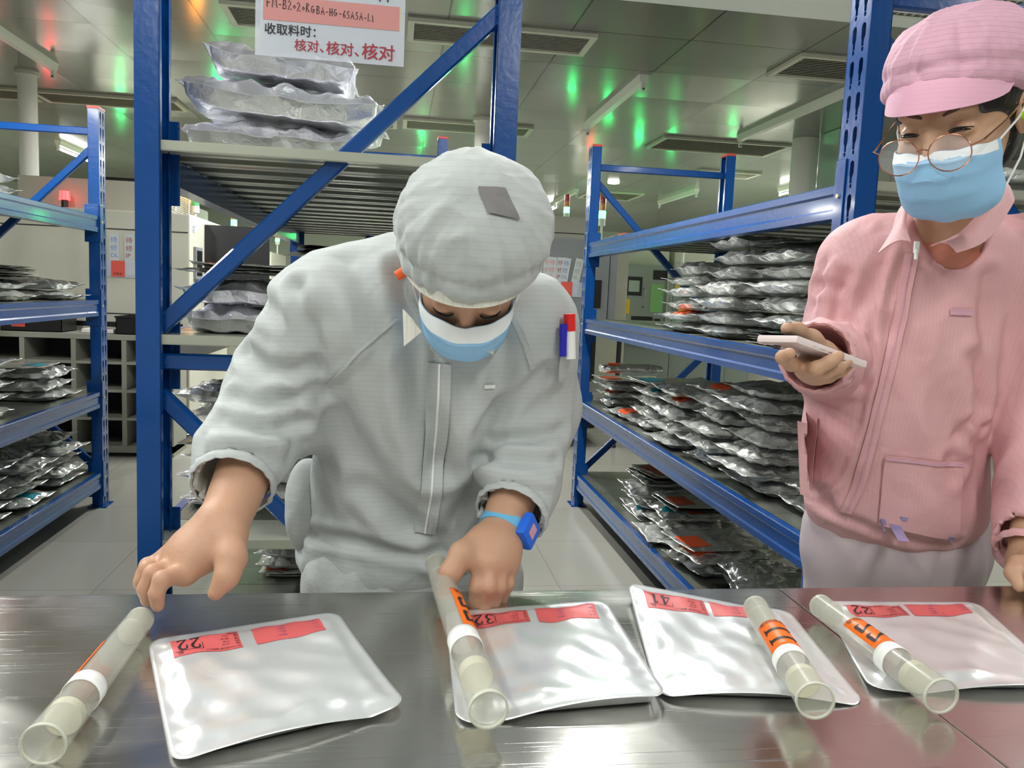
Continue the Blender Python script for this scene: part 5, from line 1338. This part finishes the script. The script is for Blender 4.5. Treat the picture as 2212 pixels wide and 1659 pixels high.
# openings: cuffs and neck
for a,b,r in (((-0.2012,1.1100,0.9426),(-0.2014,0.9900,0.8829),0.048),((0.1819,1.1300,0.8984),(0.1409,1.0450,0.8498),0.047)): J.cone(a,b,r,r+0.004,0.006,sub=True)
J.cone(HM.w(0,-0.05,-0.09),HM.w(0,0.01,0.02),0.066,0.10,0.012,sub=True)
V,F=J.mesh(2); N=normals(V,F)
V=crumple(V,N,0.010,10.0,(1.0,1,0.5),seed=1)
lines=[([(0.0157,1.0800,1.2038),(0.0309,1.0800,1.1323),(0.0359,1.0980,1.0444),(0.0678,1.1700,0.9408)],0.024,0.019),
 ([(-0.0987,1.1250,1.1376),(-0.0807,1.1520,1.0408),(-0.0346,1.1700,0.9394),(0.0344,1.1970,0.8504)],0.013,0.022),
 ([(-0.1265,1.0980,1.1857),(-0.1029,1.0800,1.1036),(-0.0971,1.1250,1.0375)],0.012,0.012),
 ([(-0.0006,1.1160,1.1417),(-0.0546,1.1160,1.0900),(-0.0905,1.1160,1.0577)],-0.004,0.007),
 ([(0.1463,1.0800,1.1241),(0.1467,1.1590,1.0457),(0.1294,1.1520,0.9590)],0.012,0.016),
 ([(0.2111,1.0980,1.0871),(0.1644,1.1400,1.0419),(0.1250,1.1250,0.9973)],0.010,0.012),
 ([(0.2403,1.1400,0.9968),(0.1745,1.1020,0.9860),(0.1384,1.1210,0.9785)],0.010,0.010),
 ([(0.2313,1.1020,0.9575),(0.1670,1.0450,0.9626),(0.1337,1.0730,0.9561)],0.007,0.008),
 ([(0.2257,1.0830,0.9291),(0.1711,1.0260,0.9424),(0.1251,1.0450,0.9386)],-0.005,0.008),
 ([(-0.2028,1.1400,1.0958),(-0.1608,1.1020,1.0757),(-0.1113,1.0800,1.0794)],0.010,0.012),
 ([(-0.2149,1.1110,1.0365),(-0.1634,1.0830,1.0294),(-0.1147,1.0620,1.0515)],0.009,0.010),
 ([(-0.2208,1.0830,1.0101),(-0.1629,1.0450,0.9998),(-0.1168,1.0350,1.0083)],0.008,0.010),
 ([(-0.2240,1.0450,0.9871),(-0.1784,1.0070,0.9894),(-0.1402,1.0450,0.9737)],-0.006,0.010),
 ([(-0.1853,1.1780,1.1641),(-0.1375,1.0980,1.1373),(-0.1250,1.0980,1.0772)],0.008,0.014),
 ([(-0.0584,1.1340,1.2259),(-0.0381,1.1160,1.1711),(-0.0126,1.1160,1.1288)],0.009,0.018),
 ([(-0.1280,1.2150,0.8024),(-0.0515,1.1700,0.8132),(0.0421,1.1700,0.7990),(0.1928,1.2640,0.7823)],0.010,0.010),
 ([(-0.0413,1.1970,0.8990),(0.0275,1.1880,0.8459),(0.0830,1.1790,0.8064)],0.008,0.016),
 ([(0.1284,1.1880,0.9027),(0.0957,1.1880,0.8532),(0.0761,1.1790,0.8065)],0.010,0.016)]
V=fold(V,normals(V,F),lines,F)
jm=np_mesh('jacket',V,F,'cloth_white',man)
# zip placket, seams, hem, cuffs
drape(jm,along([(0.0609,1.0500,1.0934),(0.0627,1.1000,0.9877),(0.0585,1.1500,0.8910),(0.0538,1.1500,0.8331)],0.030,40),'zip_placket','cloth_white',jm,0.0035)
drape(jm,along([(0.0609,1.0500,1.0934),(0.0627,1.1000,0.9877),(0.0585,1.1500,0.8910),(0.0538,1.1500,0.8331)],0.0025,40),'zip_seam','label_white',jm,0.0048)
drape(jm,along([(0.0040,1.0700,1.1498),(-0.0467,1.0700,1.1032),(-0.0866,1.0700,1.0541)],0.006,24),'raglan_seam','cloth_cap_white',jm,0.0022)
drape(jm,along([(0.1560,1.0700,1.1556),(0.1728,1.0700,1.1257),(0.1869,1.0700,1.0891)],0.006,20),'raglan_seam','cloth_cap_white',jm,0.0022)
drape(jm,grid4((0.1239,1.0800,1.0645),(0.1402,1.0800,1.0631),(0.1391,1.0800,1.0581),(0.1229,1.0800,1.0595),6,3),'chest_mark','label_white',jm,0.002)
def cuff(c,axis,r,nm,m,parent,w=0.016,n=44):
    c=Vector(c); d=Vector(axis).normalized(); u=d.orthogonal().normalized(); v=d.cross(u); rows=[]
    for j in range(7):
        t=j/6; row=[]
        for k in range(n+1):
            a=2*PI*k/n; rr=r+0.0035*math.sin(PI*t)+0.0009*math.sin(15*a+2*t)+0.0006*math.sin(23*a)
            row.append(c+d*(w*(t-0.5))+(u*math.cos(a)+v*math.sin(a))*rr)
        rows.append(row)
    return sheet(rows,nm,m,parent,0.003)
def vec(a,b): return Vector(b)-Vector(a)
cuff((-0.2018,1.0850,0.9290),vec((-0.1981,1.1250,0.9564),(-0.2039,1.0400,0.9061)),0.052,'cuff','cloth_white',jm)
cuff((0.1707,1.1080,0.8854),vec((0.1938,1.1550,0.9147),(0.1571,1.0800,0.8710)),0.050,'cuff','cloth_white',jm)
# collar points under the mask
sheet(grid4((0.0117,1.0500,1.1637),(0.0233,1.0300,1.1520),(0.0350,1.0250,1.1377),(0.0141,1.0400,1.1175),6,8),'collar_point','cloth_brim',jm,0.0015)
sheet(grid4((0.1031,1.0200,1.1277),(0.1271,1.0400,1.1426),(0.1266,1.0450,1.1102),(0.1103,1.0300,1.1191),6,8),'collar_point','cloth_brim',jm,0.0015)
# side pocket at the waist (viewer's left), sleeve pocket at the viewer's right
F=Field((-0.30,1.10,0.72),(-0.08,1.55,1.05),0.006); F.ell((-0.1298,1.3200,0.8341),(0.036,0.05,0.078),0.01); V,Fc=F.mesh(2); V=crumple(V,normals(V,Fc),0.006,12)
np_mesh('waist_pocket',V,Fc,'cloth_cap_white',jm)
sp=drape(jm,grid4((0.2223,1.1000,1.1286),(0.2449,1.1000,1.1293),(0.2466,1.1000,1.0719),(0.2265,1.1000,1.0713),6,8),'sleeve_pocket','cloth_cap_white',jm,0.012)
# trousers and shoes
T=Field((-0.24,1.10,0.02),(0.32,1.55,0.92),0.009)
T.ell((0.042,1.29,0.73),(0.158,0.100,0.10),0.03)
for sx_,kx in ((0.128,1),(-0.045,-1)): T.cone((sx_,1.285,0.72),(sx_+0.01*kx,1.31,0.45),0.086,0.078,0.04); T.cone((sx_+0.01*kx,1.31,0.45),(sx_+0.01*kx,1.30,0.10),0.076,0.066,0.02)
T.plane_cut((0,0,0.075),(0,0,-1)); V,F=T.mesh(2); V=crumple(V,normals(V,F),0.010,9,(1,1,0.5),seed=4)
np_mesh('trousers',V,F,'cloth_trouser_white',man)
def shoe(x,y,m,parent,rot=0):
    F=Field((x-0.08,y-0.24,-0.01),(x+0.08,y+0.12,0.14),0.005); F.cone((x,y+0.02,0.045),(x-0.01,y-0.13,0.035),0.042,0.036,0.02); F.cone((x,y+0.01,0.05),(x,y+0.01,0.10),0.040,0.040,0.02); F.plane_cut((0,0,0.004),(0,0,-1)); V,Fc=F.mesh(1); return np_mesh('shoe',V,Fc,m,parent)
shoe(0.14,1.29,'shoe',man); shoe(-0.06,1.29,'shoe',man)
# face details
for e in (-1,1):
    MB().tube(*finer([HM.w(e*0.014,0.089,0.021),HM.w(e*0.024,0.0905,0.026),HM.w(e*0.036,0.085,0.028),HM.w(e*0.048,0.074,0.024)],[0.0030,0.0042,0.0040,0.002]),n=8).build('eyebrow','hair',man,True)
    MB().tube(*finer([HM.w(e*0.019,0.0895,-0.004),HM.w(e*0.028,0.0930,-0.006),HM.w(e*0.040,0.0895,-0.005),HM.w(e*0.048,0.081,-0.002)],[0.001,0.0020,0.0020,0.001]),n=8).build('eyelashes','hair',man,True)
    if e<0: MB().cyl(HM.w(e*0.078,-0.002,-0.012),HM.w(e*0.106,0.012,-0.024),0.0075,0.0065,n=14).build('ear_plug','earplug_orange',man,True)
mk,rows=face_mask(HM,man,wide=0.068,top=-0.010); ear_loops(HM,rows,mk)
cp=bouffant(HM,'cloth_cap_white','cloth_brim',man,(0.094,0.116,0.098),(0.108,0.112,0.078),(0.6,0.012,0.008,0.002),c2=(-0.022,0.066),ph=0.4,puff=0.006,pl=(0.014,0.34))
drape(cp,grid4((0.0935,1.0000,1.2970),(0.1250,1.0000,1.2977),(0.1425,1.0000,1.2600),(0.1061,1.0000,1.2625),10,10),'grey_patch','cap_patch',cp,0.0022,direction=(0.05,0.96,-0.25))
# wristwatch
t=empty('wristwatch',(0.1610,1.0700,0.8675),'blue plastic wristwatch on the right-hand wrist of the person in white','wristwatch')
c=Vector((0.1563,1.0920,0.8655)); ax=vec((0.1755,1.1150,0.8889),(0.1494,1.0750,0.8563)).normalized(); u=Vector((0.78,-0.62,0.1)); u=(u-ax*u.dot(ax)).normalized(); v=ax.cross(u); rows=[]
for j in range(4):
    rows.append([c+ax*(0.016*(j/3-0.5))+(u*math.cos(a)+v*math.sin(a))*0.0345 for a in [2*PI*k/40 for k in range(41)]])
sheet(rows,'watch_strap','watch_strap',t,0.0022)
M=Matrix((v,ax,u)).transposed().to_4x4(); M.translation=c+u*0.036
wb=MB().box(-0.018,0.018,-0.019,0.019,-0.003,0.011,bev=0.005,M=M).build('watch_case','watch_blue',t,True)
MB().box(-0.007,0.007,-0.009,0.009,0.0112,0.0118,M=M).build('watch_face','watch_print',wb)
MB().box(-0.0205,-0.0175,-0.010,0.010,-0.001,0.006,bev=0.001,M=M).build('side_button','black',wb)
# pens in the sleeve pocket
def pen(a,b,r,m,label):
    t=empty('marker_pen',tuple(Vector(a).lerp(Vector(b),0.5)),label,'pen'); a=Vector(a);b=Vector(b)
    MB().cyl(a,a.lerp(b,0.62),r,n=16).build('barrel','label_white' if m=='pen_red' else m,t,True)
    MB().cyl(a.lerp(b,0.62),b,r*1.08,n=16).build('pen_cap',m,t,True)
pen((0.2378,1.0850,1.1049),(0.2334,1.0850,1.1655),0.0075,'pen_red','red-capped marker pen in the sleeve pocket of the person in white')
pen((0.2264,1.0800,1.1081),(0.2248,1.0800,1.1516),0.005,'pen_blue','blue pen beside the red marker in the white sleeve pocket')

# ================================================================ the woman in pink, holding a phone
wom = empty('person',(0.96,1.38,0),'person in pink cleanroom jacket and cap with round glasses, looking at a phone','person')
HW = Head((0.8027,1.1250,1.4659),(-0.80,-0.56,-0.36),-0.02)
Fh=head_field(0.0030); V1,F1=Fh.mesh(1); V1=HW.V(V1)
core=Field((0.48,1.0,0.0),(1.25,1.65,1.50),0.010)
core.cone(HW.w(0,-0.045,-0.05),(0.9081,1.2600,1.3450),0.050,0.055,0.03)
core.ell((0.9274,1.3000,1.2948),(0.125,0.075,0.055),0.03).ell((0.9447,1.3600,1.1162),(0.13,0.08,0.18),0.04).ell((0.9354,1.3800,0.8013),(0.14,0.08,0.12),0.05)
SLw=(0.8137,1.3600,1.2757); ELw=(0.8089,1.3800,1.0766); WLw=(0.6434,1.1700,1.1082)
SRw=(1.0727,1.2400,1.2841); ERw=(1.1224,1.2600,1.0333); WRw=(1.0025,1.1300,0.8010)
core.cone(SLw,ELw,0.040,0.036,0.02).cone(SRw,ERw,0.040,0.036,0.02)
core.cone((0.88,1.40,0.80),(0.88,1.42,0.45),0.07,0.05,0.02).cone((0.88,1.42,0.45),(0.88,1.42,0.09),0.045,0.036,0.01)
core.cone((1.04,1.38,0.80),(1.04,1.40,0.45),0.07,0.05,0.02).cone((1.04,1.40,0.45),(1.04,1.40,0.09),0.045,0.036,0.01)
VC,FC=core.mesh(1)
# the phone's frame of reference
PC=Vector((0.5413,1.0450,1.1449)); pl=Vector((0.92,0.33,-0.24)).normalized(); ps=Vector((-0.40,0.90,-0.04)); ps=(ps-pl*ps.dot(pl)).normalized(); pn=pl.cross(ps).normalized()
if pn.z<0: pn=-pn
def ph(a,b,c): return PC+pl*a+ps*b+pn*c
def hand_phone(F):
    F.cone(ELw,WLw,0.040,0.029,0.01)
    palm=A3((0.6153,1.1250,1.0997))
    F.ell(palm,(0.030,0.034,0.020),0.012); F.cone(WLw,palm,0.027,0.024,0.015)
    ch=[[(0.5875,1.1100,1.1036),(0.5553,1.0850,1.1076),(0.5306,1.0620,1.1180),(0.5338,1.0480,1.1249)],
        [(0.5878,1.1000,1.0979),(0.5852,1.0660,1.1038),(0.5984,1.0580,1.1140),(0.6137,1.0620,1.1225)],
        [(0.5993,1.1100,1.0919),(0.6040,1.0800,1.0951),(0.6256,1.0800,1.1050),(0.6485,1.0920,1.1165)],
        [(0.6149,1.1250,1.0880),(0.6256,1.1050,1.0891),(0.6467,1.1080,1.0975),(0.6685,1.1220,1.1077)]]
    for c,r in zip(ch,((.0105,.0098,.009,.0082),(.0108,.0098,.009,.008),(.0100,.009,.0084,.0075),(.0092,.0082,.0076,.0068))): F.chain(c,[r[0]+0.002,r[1]+0.0006,r[2],r[3]],0.005)
    F.chain([(0.6403,1.1550,1.1186),(0.6125,1.1400,1.1395),(0.5781,1.1180,1.1525),(0.5506,1.0950,1.1566)],(0.020,0.0145,0.0115,0.0092),0.012)
W_=A3(WLw); Vp,Fp=arm_hand(np.minimum(A3(ELw),W_)-A3((0.16,0.20,0.10)),np.maximum(A3(ELw),W_)+A3((0.10,0.05,0.10)),0.0028,hand_phone)
def hand_rest(F):
    F.cone(ERw,WRw,0.040,0.028,0.01); pm=A3((0.978,1.075,0.813))
    F.cone(WRw,pm,0.027,0.018,0.012); F.ell(pm,(0.040,0.034,0.014),0.015)
    for i,(dx,L) in enumerate(((-0.030,0.060),(-0.010,0.068),(0.010,0.064),(0.028,0.050))):
        p=pm+A3((dx,-0.020,0.002)); F.chain([p,p+A3((dx*0.15,-L*0.45,0.004)),p+A3((dx*0.25,-L*0.95,-0.020))],(0.0105,0.0092,0.0078),0.004)
    F.chain([pm+A3((-0.03,0.012,0)),pm+A3((-0.052,-0.008,-0.006)),pm+A3((-0.060,-0.032,-0.018))],(0.014,0.011,0.009),0.01)
W_=A3(WRw); Vq,Fq=arm_hand(np.minimum(A3(ERw),W_)-A3((0.16,0.20,0.06)),np.maximum(A3(ERw),W_)+A3((0.08,0.06,0.05)),0.0035,hand_rest)
np_mesh('body',*merge([(V1,F1),(VC,FC),(Vp,Fp),(Vq,Fq)]),'skin_woman',wom)
# inner shirt
F=Field((0.55,1.05,1.1),(1.05,1.5,1.45),0.006); F.ell((0.9038,1.2750,1.2679),(0.085,0.062,0.060),0.02); F.cone(HW.w(0,-0.04,-0.06),(0.8992,1.2500,1.3586),0.052,0.056,0.006,sub=True)
V,Fc=F.mesh(1); np_mesh('inner_shirt',V,Fc,'shirt_coral',wom)
J=Field((0.46,1.0,0.74),(1.22,1.68,1.46),0.0068)
J.ell((0.9374,1.3800,0.8280),(0.168,0.125,0.095),0.03)
J.ell((0.9230,1.3800,0.9681),(0.172,0.130,0.16),0.07)
J.ell((0.9263,1.3450,1.1499),(0.170,0.125,0.17),0.08)
J.ell((0.9450,1.3100,1.2804),(0.165,0.110,0.085),0.06)
J.ell((0.8156,1.3600,1.2742),(0.062,0.065,0.066),0.05).ell((1.0695,1.2400,1.2825),(0.066,0.065,0.066),0.05)
J.cone((0.8096,1.3600,1.2634),(0.7901,1.3800,1.0844),0.066,0.068,0.035); J.cone((0.7901,1.3800,1.0844),(0.6654,1.2150,1.1094),0.066,0.058,0.02)
J.cone((1.0719,1.2400,1.2765),(1.1171,1.2600,1.0331),0.074,0.074,0.03); J.cone((1.1171,1.2600,1.0331),(1.0308,1.1550,0.8232),0.074,0.056,0.02)
J.cone((0.6872,1.2500,1.1042),(0.5973,1.1000,1.1182),0.049,0.053,0.006,sub=True)
J.cone((1.0328,1.1600,0.8410),(0.9608,1.0900,0.7818),0.045,0.05,0.006,sub=True)
J.cone((0.8933,1.2400,1.3016),HW.w(0,-0.02,-0.04),0.048,0.066,0.010,sub=True); J.ell((0.7933,1.1600,1.3152),(0.038,0.06,0.036),0.010,sub=True)
V,F=J.mesh(2); V=crumple(V,normals(V,F),0.010,10.5,(1.0,1,0.5),seed=8)
lines=[([(0.8054,1.2000,1.2843),(0.7970,1.2000,1.1678),(0.8006,1.2400,1.0288),(0.7855,1.2600,0.8831),(0.7573,1.2700,0.8401)],-0.005,0.006),
 ([(0.9416,1.2000,1.2471),(0.9655,1.2000,1.1292),(0.9741,1.2200,1.0201)],0.009,0.014),
 ([(0.8065,1.2000,1.1535),(0.8778,1.2200,1.0717),(0.9449,1.2500,0.9672)],0.007,0.022),
 ([(0.7506,1.2800,1.2395),(0.7494,1.2800,1.1471),(0.7753,1.3000,1.0596)],0.012,0.014),
 ([(0.7034,1.3000,1.2453),(0.7263,1.3000,1.1765),(0.7135,1.2600,1.1621)],0.008,0.012),
 ([(0.6417,1.2800,1.1738),(0.6777,1.2600,1.1985),(0.7209,1.2600,1.1700)],0.009,0.010),
 ([(0.6655,1.3000,1.2051),(0.6993,1.2900,1.2296),(0.7470,1.3000,1.2240)],0.007,0.010),
 ([(0.7743,1.2700,0.8401),(0.7269,1.2700,0.8962),(0.7084,1.3000,0.9537)],0.008,0.014),
 ([(0.7299,1.3000,0.8563),(0.7929,1.2700,0.8240),(0.8908,1.2700,0.7953),(1.0569,1.3000,0.7859)],0.006,0.009),
 ([(0.9414,1.1600,1.1169),(0.9604,1.1400,1.0904),(0.9771,1.1400,1.0327)],0.010,0.014),
 ([(0.9500,1.1500,0.9118),(0.9380,1.1000,0.9385),(0.9703,1.1000,0.9316)],0.008,0.012),
 ([(0.9493,1.1600,0.9844),(0.9617,1.1300,1.0122),(0.9955,1.1300,0.9982)],0.007,0.010),
 ([(0.7957,1.2800,1.2874),(0.7784,1.2800,1.2100),(0.7697,1.3000,1.1625)],0.005,0.012)]
V=fold(V,normals(V,F),lines,F); jw=np_mesh('jacket',V,F,'cloth_pink',wom)
dW=Vector((0.42,0.9,0))
zl=[(0.8074,1.2000,1.2808),(0.8002,1.2000,1.1753),(0.8006,1.2400,1.0288),(0.7897,1.2600,0.8831),(0.7751,1.2700,0.8320)]
drape(jw,along(zl,0.022,44),'zip_placket','cloth_pink',jw,0.0035,dW); drape(jw,along(zl,0.0022,44),'zip_seam','cloth_cap_pink',jw,0.0048,dW)
MB().box(-0.004,0.004,-0.002,0.002,-0.012,0.006,bev=0.0015,M=Matrix.Translation((0.7863,1.1680,1.2889))).cyl((0.7848,1.1660,1.2831),(0.7843,1.1640,1.2676),0.0028,n=10).build('zip_pull','label_white',jw,True)
pk=drape(jw,grid4((0.8000,1.2000,0.9440),(0.9432,1.2000,0.9366),(0.9508,1.2000,0.7973),(0.8018,1.2000,0.8210),18,16),'front_pocket','cloth_pink',jw,0.005,dW)
drape(pk,grid4((0.8002,1.2000,0.9417),(0.9434,1.2000,0.9342),(0.9432,1.2000,0.9288),(0.8007,1.2000,0.9364),18,3),'pocket_edge','cloth_cap_pink',pk,0.002,dW)
drape(jw,grid4((0.6590,1.2500,1.0026),(0.7038,1.2500,0.9927),(0.7051,1.2500,0.8692),(0.6745,1.2500,0.8800),8,14),'side_pocket','cloth_pink',jw,0.005,dW)
for q in (grid4((0.7973,1.2000,0.8334),(0.8122,1.2000,0.8319),(0.8164,1.2000,0.8226),(0.8015,1.2000,0.8241),5,4),grid4((0.8194,1.2000,0.8257),(0.8411,1.2000,0.8226),(0.8454,1.2000,0.8132),(0.8254,1.2000,0.8148),5,4),grid4((0.8377,1.2000,0.8397),(0.8527,1.2000,0.8381),(0.8500,1.2000,0.8319),(0.8417,1.2000,0.8327),5,4),grid4((0.9295,1.2000,0.8068),(0.9414,1.2000,0.8052),(0.9438,1.2000,0.7989),(0.9319,1.2000,0.7997),5,4)):
    drape(pk,q,'ink_stain','ink_stain',pk,0.0012,dW,0.0004)
drape(jw,grid4((0.8809,1.2000,1.1945),(0.9189,1.2000,1.1961),(0.9193,1.2000,1.1857),(0.8819,1.2000,1.1857),8,3),'pen_loop','cloth_cap_pink',jw,0.003,dW)
cuff((1.0202,1.1450,0.8134),vec((1.0562,1.1800,0.8585),(0.9935,1.1200,0.7856)),0.050,'cuff','cloth_pink',jw)
cuff((0.6444,1.1780,1.1119),vec((0.6872,1.2500,1.1042),(0.5973,1.1000,1.1182)),0.053,'cuff','cloth_pink',jw,0.02)
# collar
def cpath(P): return [Vector(p) for p in P]
inn=cpath([(0.7792,1.1720,1.2943),(0.7901,1.2050,1.3268),(0.8329,1.2550,1.3701),(0.9366,1.3300,1.4077),(0.9901,1.3200,1.4136),(0.9661,1.2450,1.4103),(0.9227,1.1950,1.3727),(0.8551,1.1650,1.3132),(0.8038,1.1600,1.2893)])
out=cpath([(0.7520,1.2150,1.2765),(0.7848,1.2350,1.3142),(0.8331,1.2850,1.3619),(0.9665,1.3750,1.3905),(1.0415,1.3600,1.3933),(1.0175,1.2650,1.3858),(0.9534,1.1900,1.3525),(0.8880,1.1500,1.3001),(0.8350,1.1400,1.2789)])
def smoothp(P,n=5):
    Q=curve_pts([tuple(p) for p in P],n); return [Vector(q) for q in Q]
a_,b_=smoothp(inn),smoothp(out); sheet([[p.lerp(q,t)+Vector((0,0,0.010*math.sin(PI*t)))+Vector((0,-0.003,0))*math.sin(PI*t) for p,q in zip(a_,b_)] for t in [i/6 for i in range(7)]],'collar','cloth_cap_pink' if False else 'cloth_pink',jw,0.002)
# trousers and shoes
T=Field((0.65,1.2,0.02),(1.28,1.66,0.98),0.009)
T.ell((0.955,1.39,0.74),(0.178,0.115,0.11),0.03)
for sx_ in (0.872,1.045): T.cone((sx_,1.40,0.78),(sx_,1.41,0.45),0.088,0.072,0.03); T.cone((sx_,1.41,0.45),(sx_,1.41,0.10),0.076,0.066,0.02)
T.plane_cut((0,0,0.075),(0,0,-1)); V,F=T.mesh(2); V=crumple(V,normals(V,F),0.011,9,(1,1,0.5),seed=14)
np_mesh('trousers',V,F,'trouser_mauve',wom); shoe(0.88,1.40,'shoe',wom); shoe(1.04,1.39,'shoe',wom)
# hair: below the cap, in front of and above the ear
F=Field((-0.12,-0.15,-0.12),(0.12,0.13,0.15),0.004); F.ell((0,-0.006,0.033),(0.0835,0.098,0.092),0.01); F.ell((0,-0.03,-0.03),(0.070,0.075,0.07),0.03)
F.plane_cut((0,0.058,0),(0,1,-0.45),0.01); F.ell((0.075,0.06,-0.06),(0.06,0.07,0.075),0.01,sub=True); F.ell((-0.075,0.06,-0.06),(0.06,0.07,0.075),0.01,sub=True); F.plane_cut((0,0,-0.085),(0,0,-1),0.01)
V,Fc=F.mesh(2); np_mesh('hair',HW.V(V),Fc,'hair',wom)
for e in (-1,1):
    MB().tube(*finer([HW.w(e*0.014,0.0890,0.022),HW.w(e*0.024,0.0905,0.0265),HW.w(e*0.036,0.0850,0.028),HW.w(e*0.049,0.0735,0.022)],[0.0018,0.0030,0.0028,0.0012]),n=8).build('eyebrow','brow_soft',wom,True)
    MB().tube(*finer([HW.w(e*0.019,0.0890,0.000),HW.w(e*0.027,0.0925,0.0035),HW.w(e*0.037,0.0912,0.0040),HW.w(e*0.049,0.0805,0.0015)],[0.0006,0.0012,0.0014,0.0006]),n=8).build('eyelashes','hair',wom,True)
    MB().tube(*finer([HW.w(e*0.021,0.0895,-0.0015),HW.w(e*0.030,0.0925,0.0005),HW.w(e*0.038,0.0908,0.0008),HW.w(e*0.046,0.0838,-0.0005)],[0.0008,0.0020,0.0020,0.0007]),n=10).build('eye','iris',wom,True)
mk,rows=face_mask(HW,wom,top=-0.024); ear_loops(HW,rows,mk)
cp=bouffant(HW,'cloth_cap_pink','cloth_brim_pink',wom,(0.090,0.108,0.096),(0.100,0.108,0.066),(0.3,0.030,0.040,0.010),c2=(-0.034,0.082),c1=-0.014,ph=1.9,puff=0.0,pl=(0.034,0.26))
MB().cyl(HW.w(0.077,-0.004,-0.004),HW.w(0.102,0.008,-0.002),0.0060,0.0052,n=14).build('ear_plug','earplug_green',wom,True)
# glasses, slid down the nose
t=empty('glasses',HW.w(0,0.118,-0.018),'thin copper-rimmed round glasses low on the nose of the person in pink','glasses')
fn=Vector((0,1.0,-0.10)).normalized()
for e in (-1,1):
    c0=(e*0.0335,0.1275,-0.022); tilt=e*0.10
    ring_=[HW.w(c0[0]+0.0265*math.cos(a),c0[1]-abs(0)-e*tilt*e*0.0265*math.cos(a)*e,c0[2]+0.0245*math.sin(a)) for a in [2*PI*k/36 for k in range(36)]]
    MB().tube(ring_,0.0009,n=8,closed=True).build('rim','copper_wire',t,True)
    n=len(ring_); cc=HW.w(*c0); vs=[cc+HW.f*0.0015]+[cc+(p-cc)*0.98 for p in ring_]; vs2=[v-HW.f*0.0012 for v in vs]
    MB().add(vs+vs2,[(0,1+k,1+(k+1)%n) for k in range(n)]+[(n+1,n+2+(k+1)%n,n+2+k) for k in range(n)]+[(1+k,n+2+k,n+2+(k+1)%n,1+(k+1)%n) for k in range(n)]).build('lens','lens',t,True)
    MB().tube([HW.w(e*0.060,0.1245,-0.016),HW.w(e*0.072,0.117,-0.012),HW.w(e*0.080,0.060,0.000),HW.w(e*0.084,0.000,0.014),HW.w(e*0.087,-0.030,0.010)],[0.0012,0.0016,0.0012,0.0014,0.0018],n=8).build('temple_arm','copper_wire',t,True)
MB().tube([HW.w(-0.0085,0.1285,-0.016),HW.w(0,0.131,-0.013),HW.w(0.0085,0.1285,-0.016)],0.0009,n=8).build('bridge','copper_wire',t,True)
# the phone
t=empty('smartphone',tuple(ph(0.073,0.035,0)),'smartphone in a pale pink case held flat by the person in pink','smartphone')
M=Matrix((pl,ps,pn)).transposed().to_4x4(); M.translation=PC
cs=MB().box(0,0.149,0,0.074,-0.0055,0.0055,bev=0.0045,M=M).build('phone_case','phone_case',t,True)
MB().box(0.004,0.145,0.004,0.070,0.0056,0.0060,M=M).build('screen','screen_glow',t)
MB().box(0.006,0.036,0.038,0.068,-0.0072,-0.0056,bev=0.0008,M=M).build('camera_island','phone_case',cs)
for a,b in ((0.014,0.046),(0.028,0.060),(0.014,0.060)): MB().cyl(M@Vector((a,b,-0.0072)),M@Vector((a,b,-0.0084)),0.0055,n=20).build('camera_lens','black',cs,True)
for a,l in ((0.032,0.006),(0.046,0.012),(0.064,0.012)): MB().box(a,a+l,-0.0010,0.0006,-0.0018,0.0018,bev=0.0006,M=M).build('side_button','phone_case',cs)
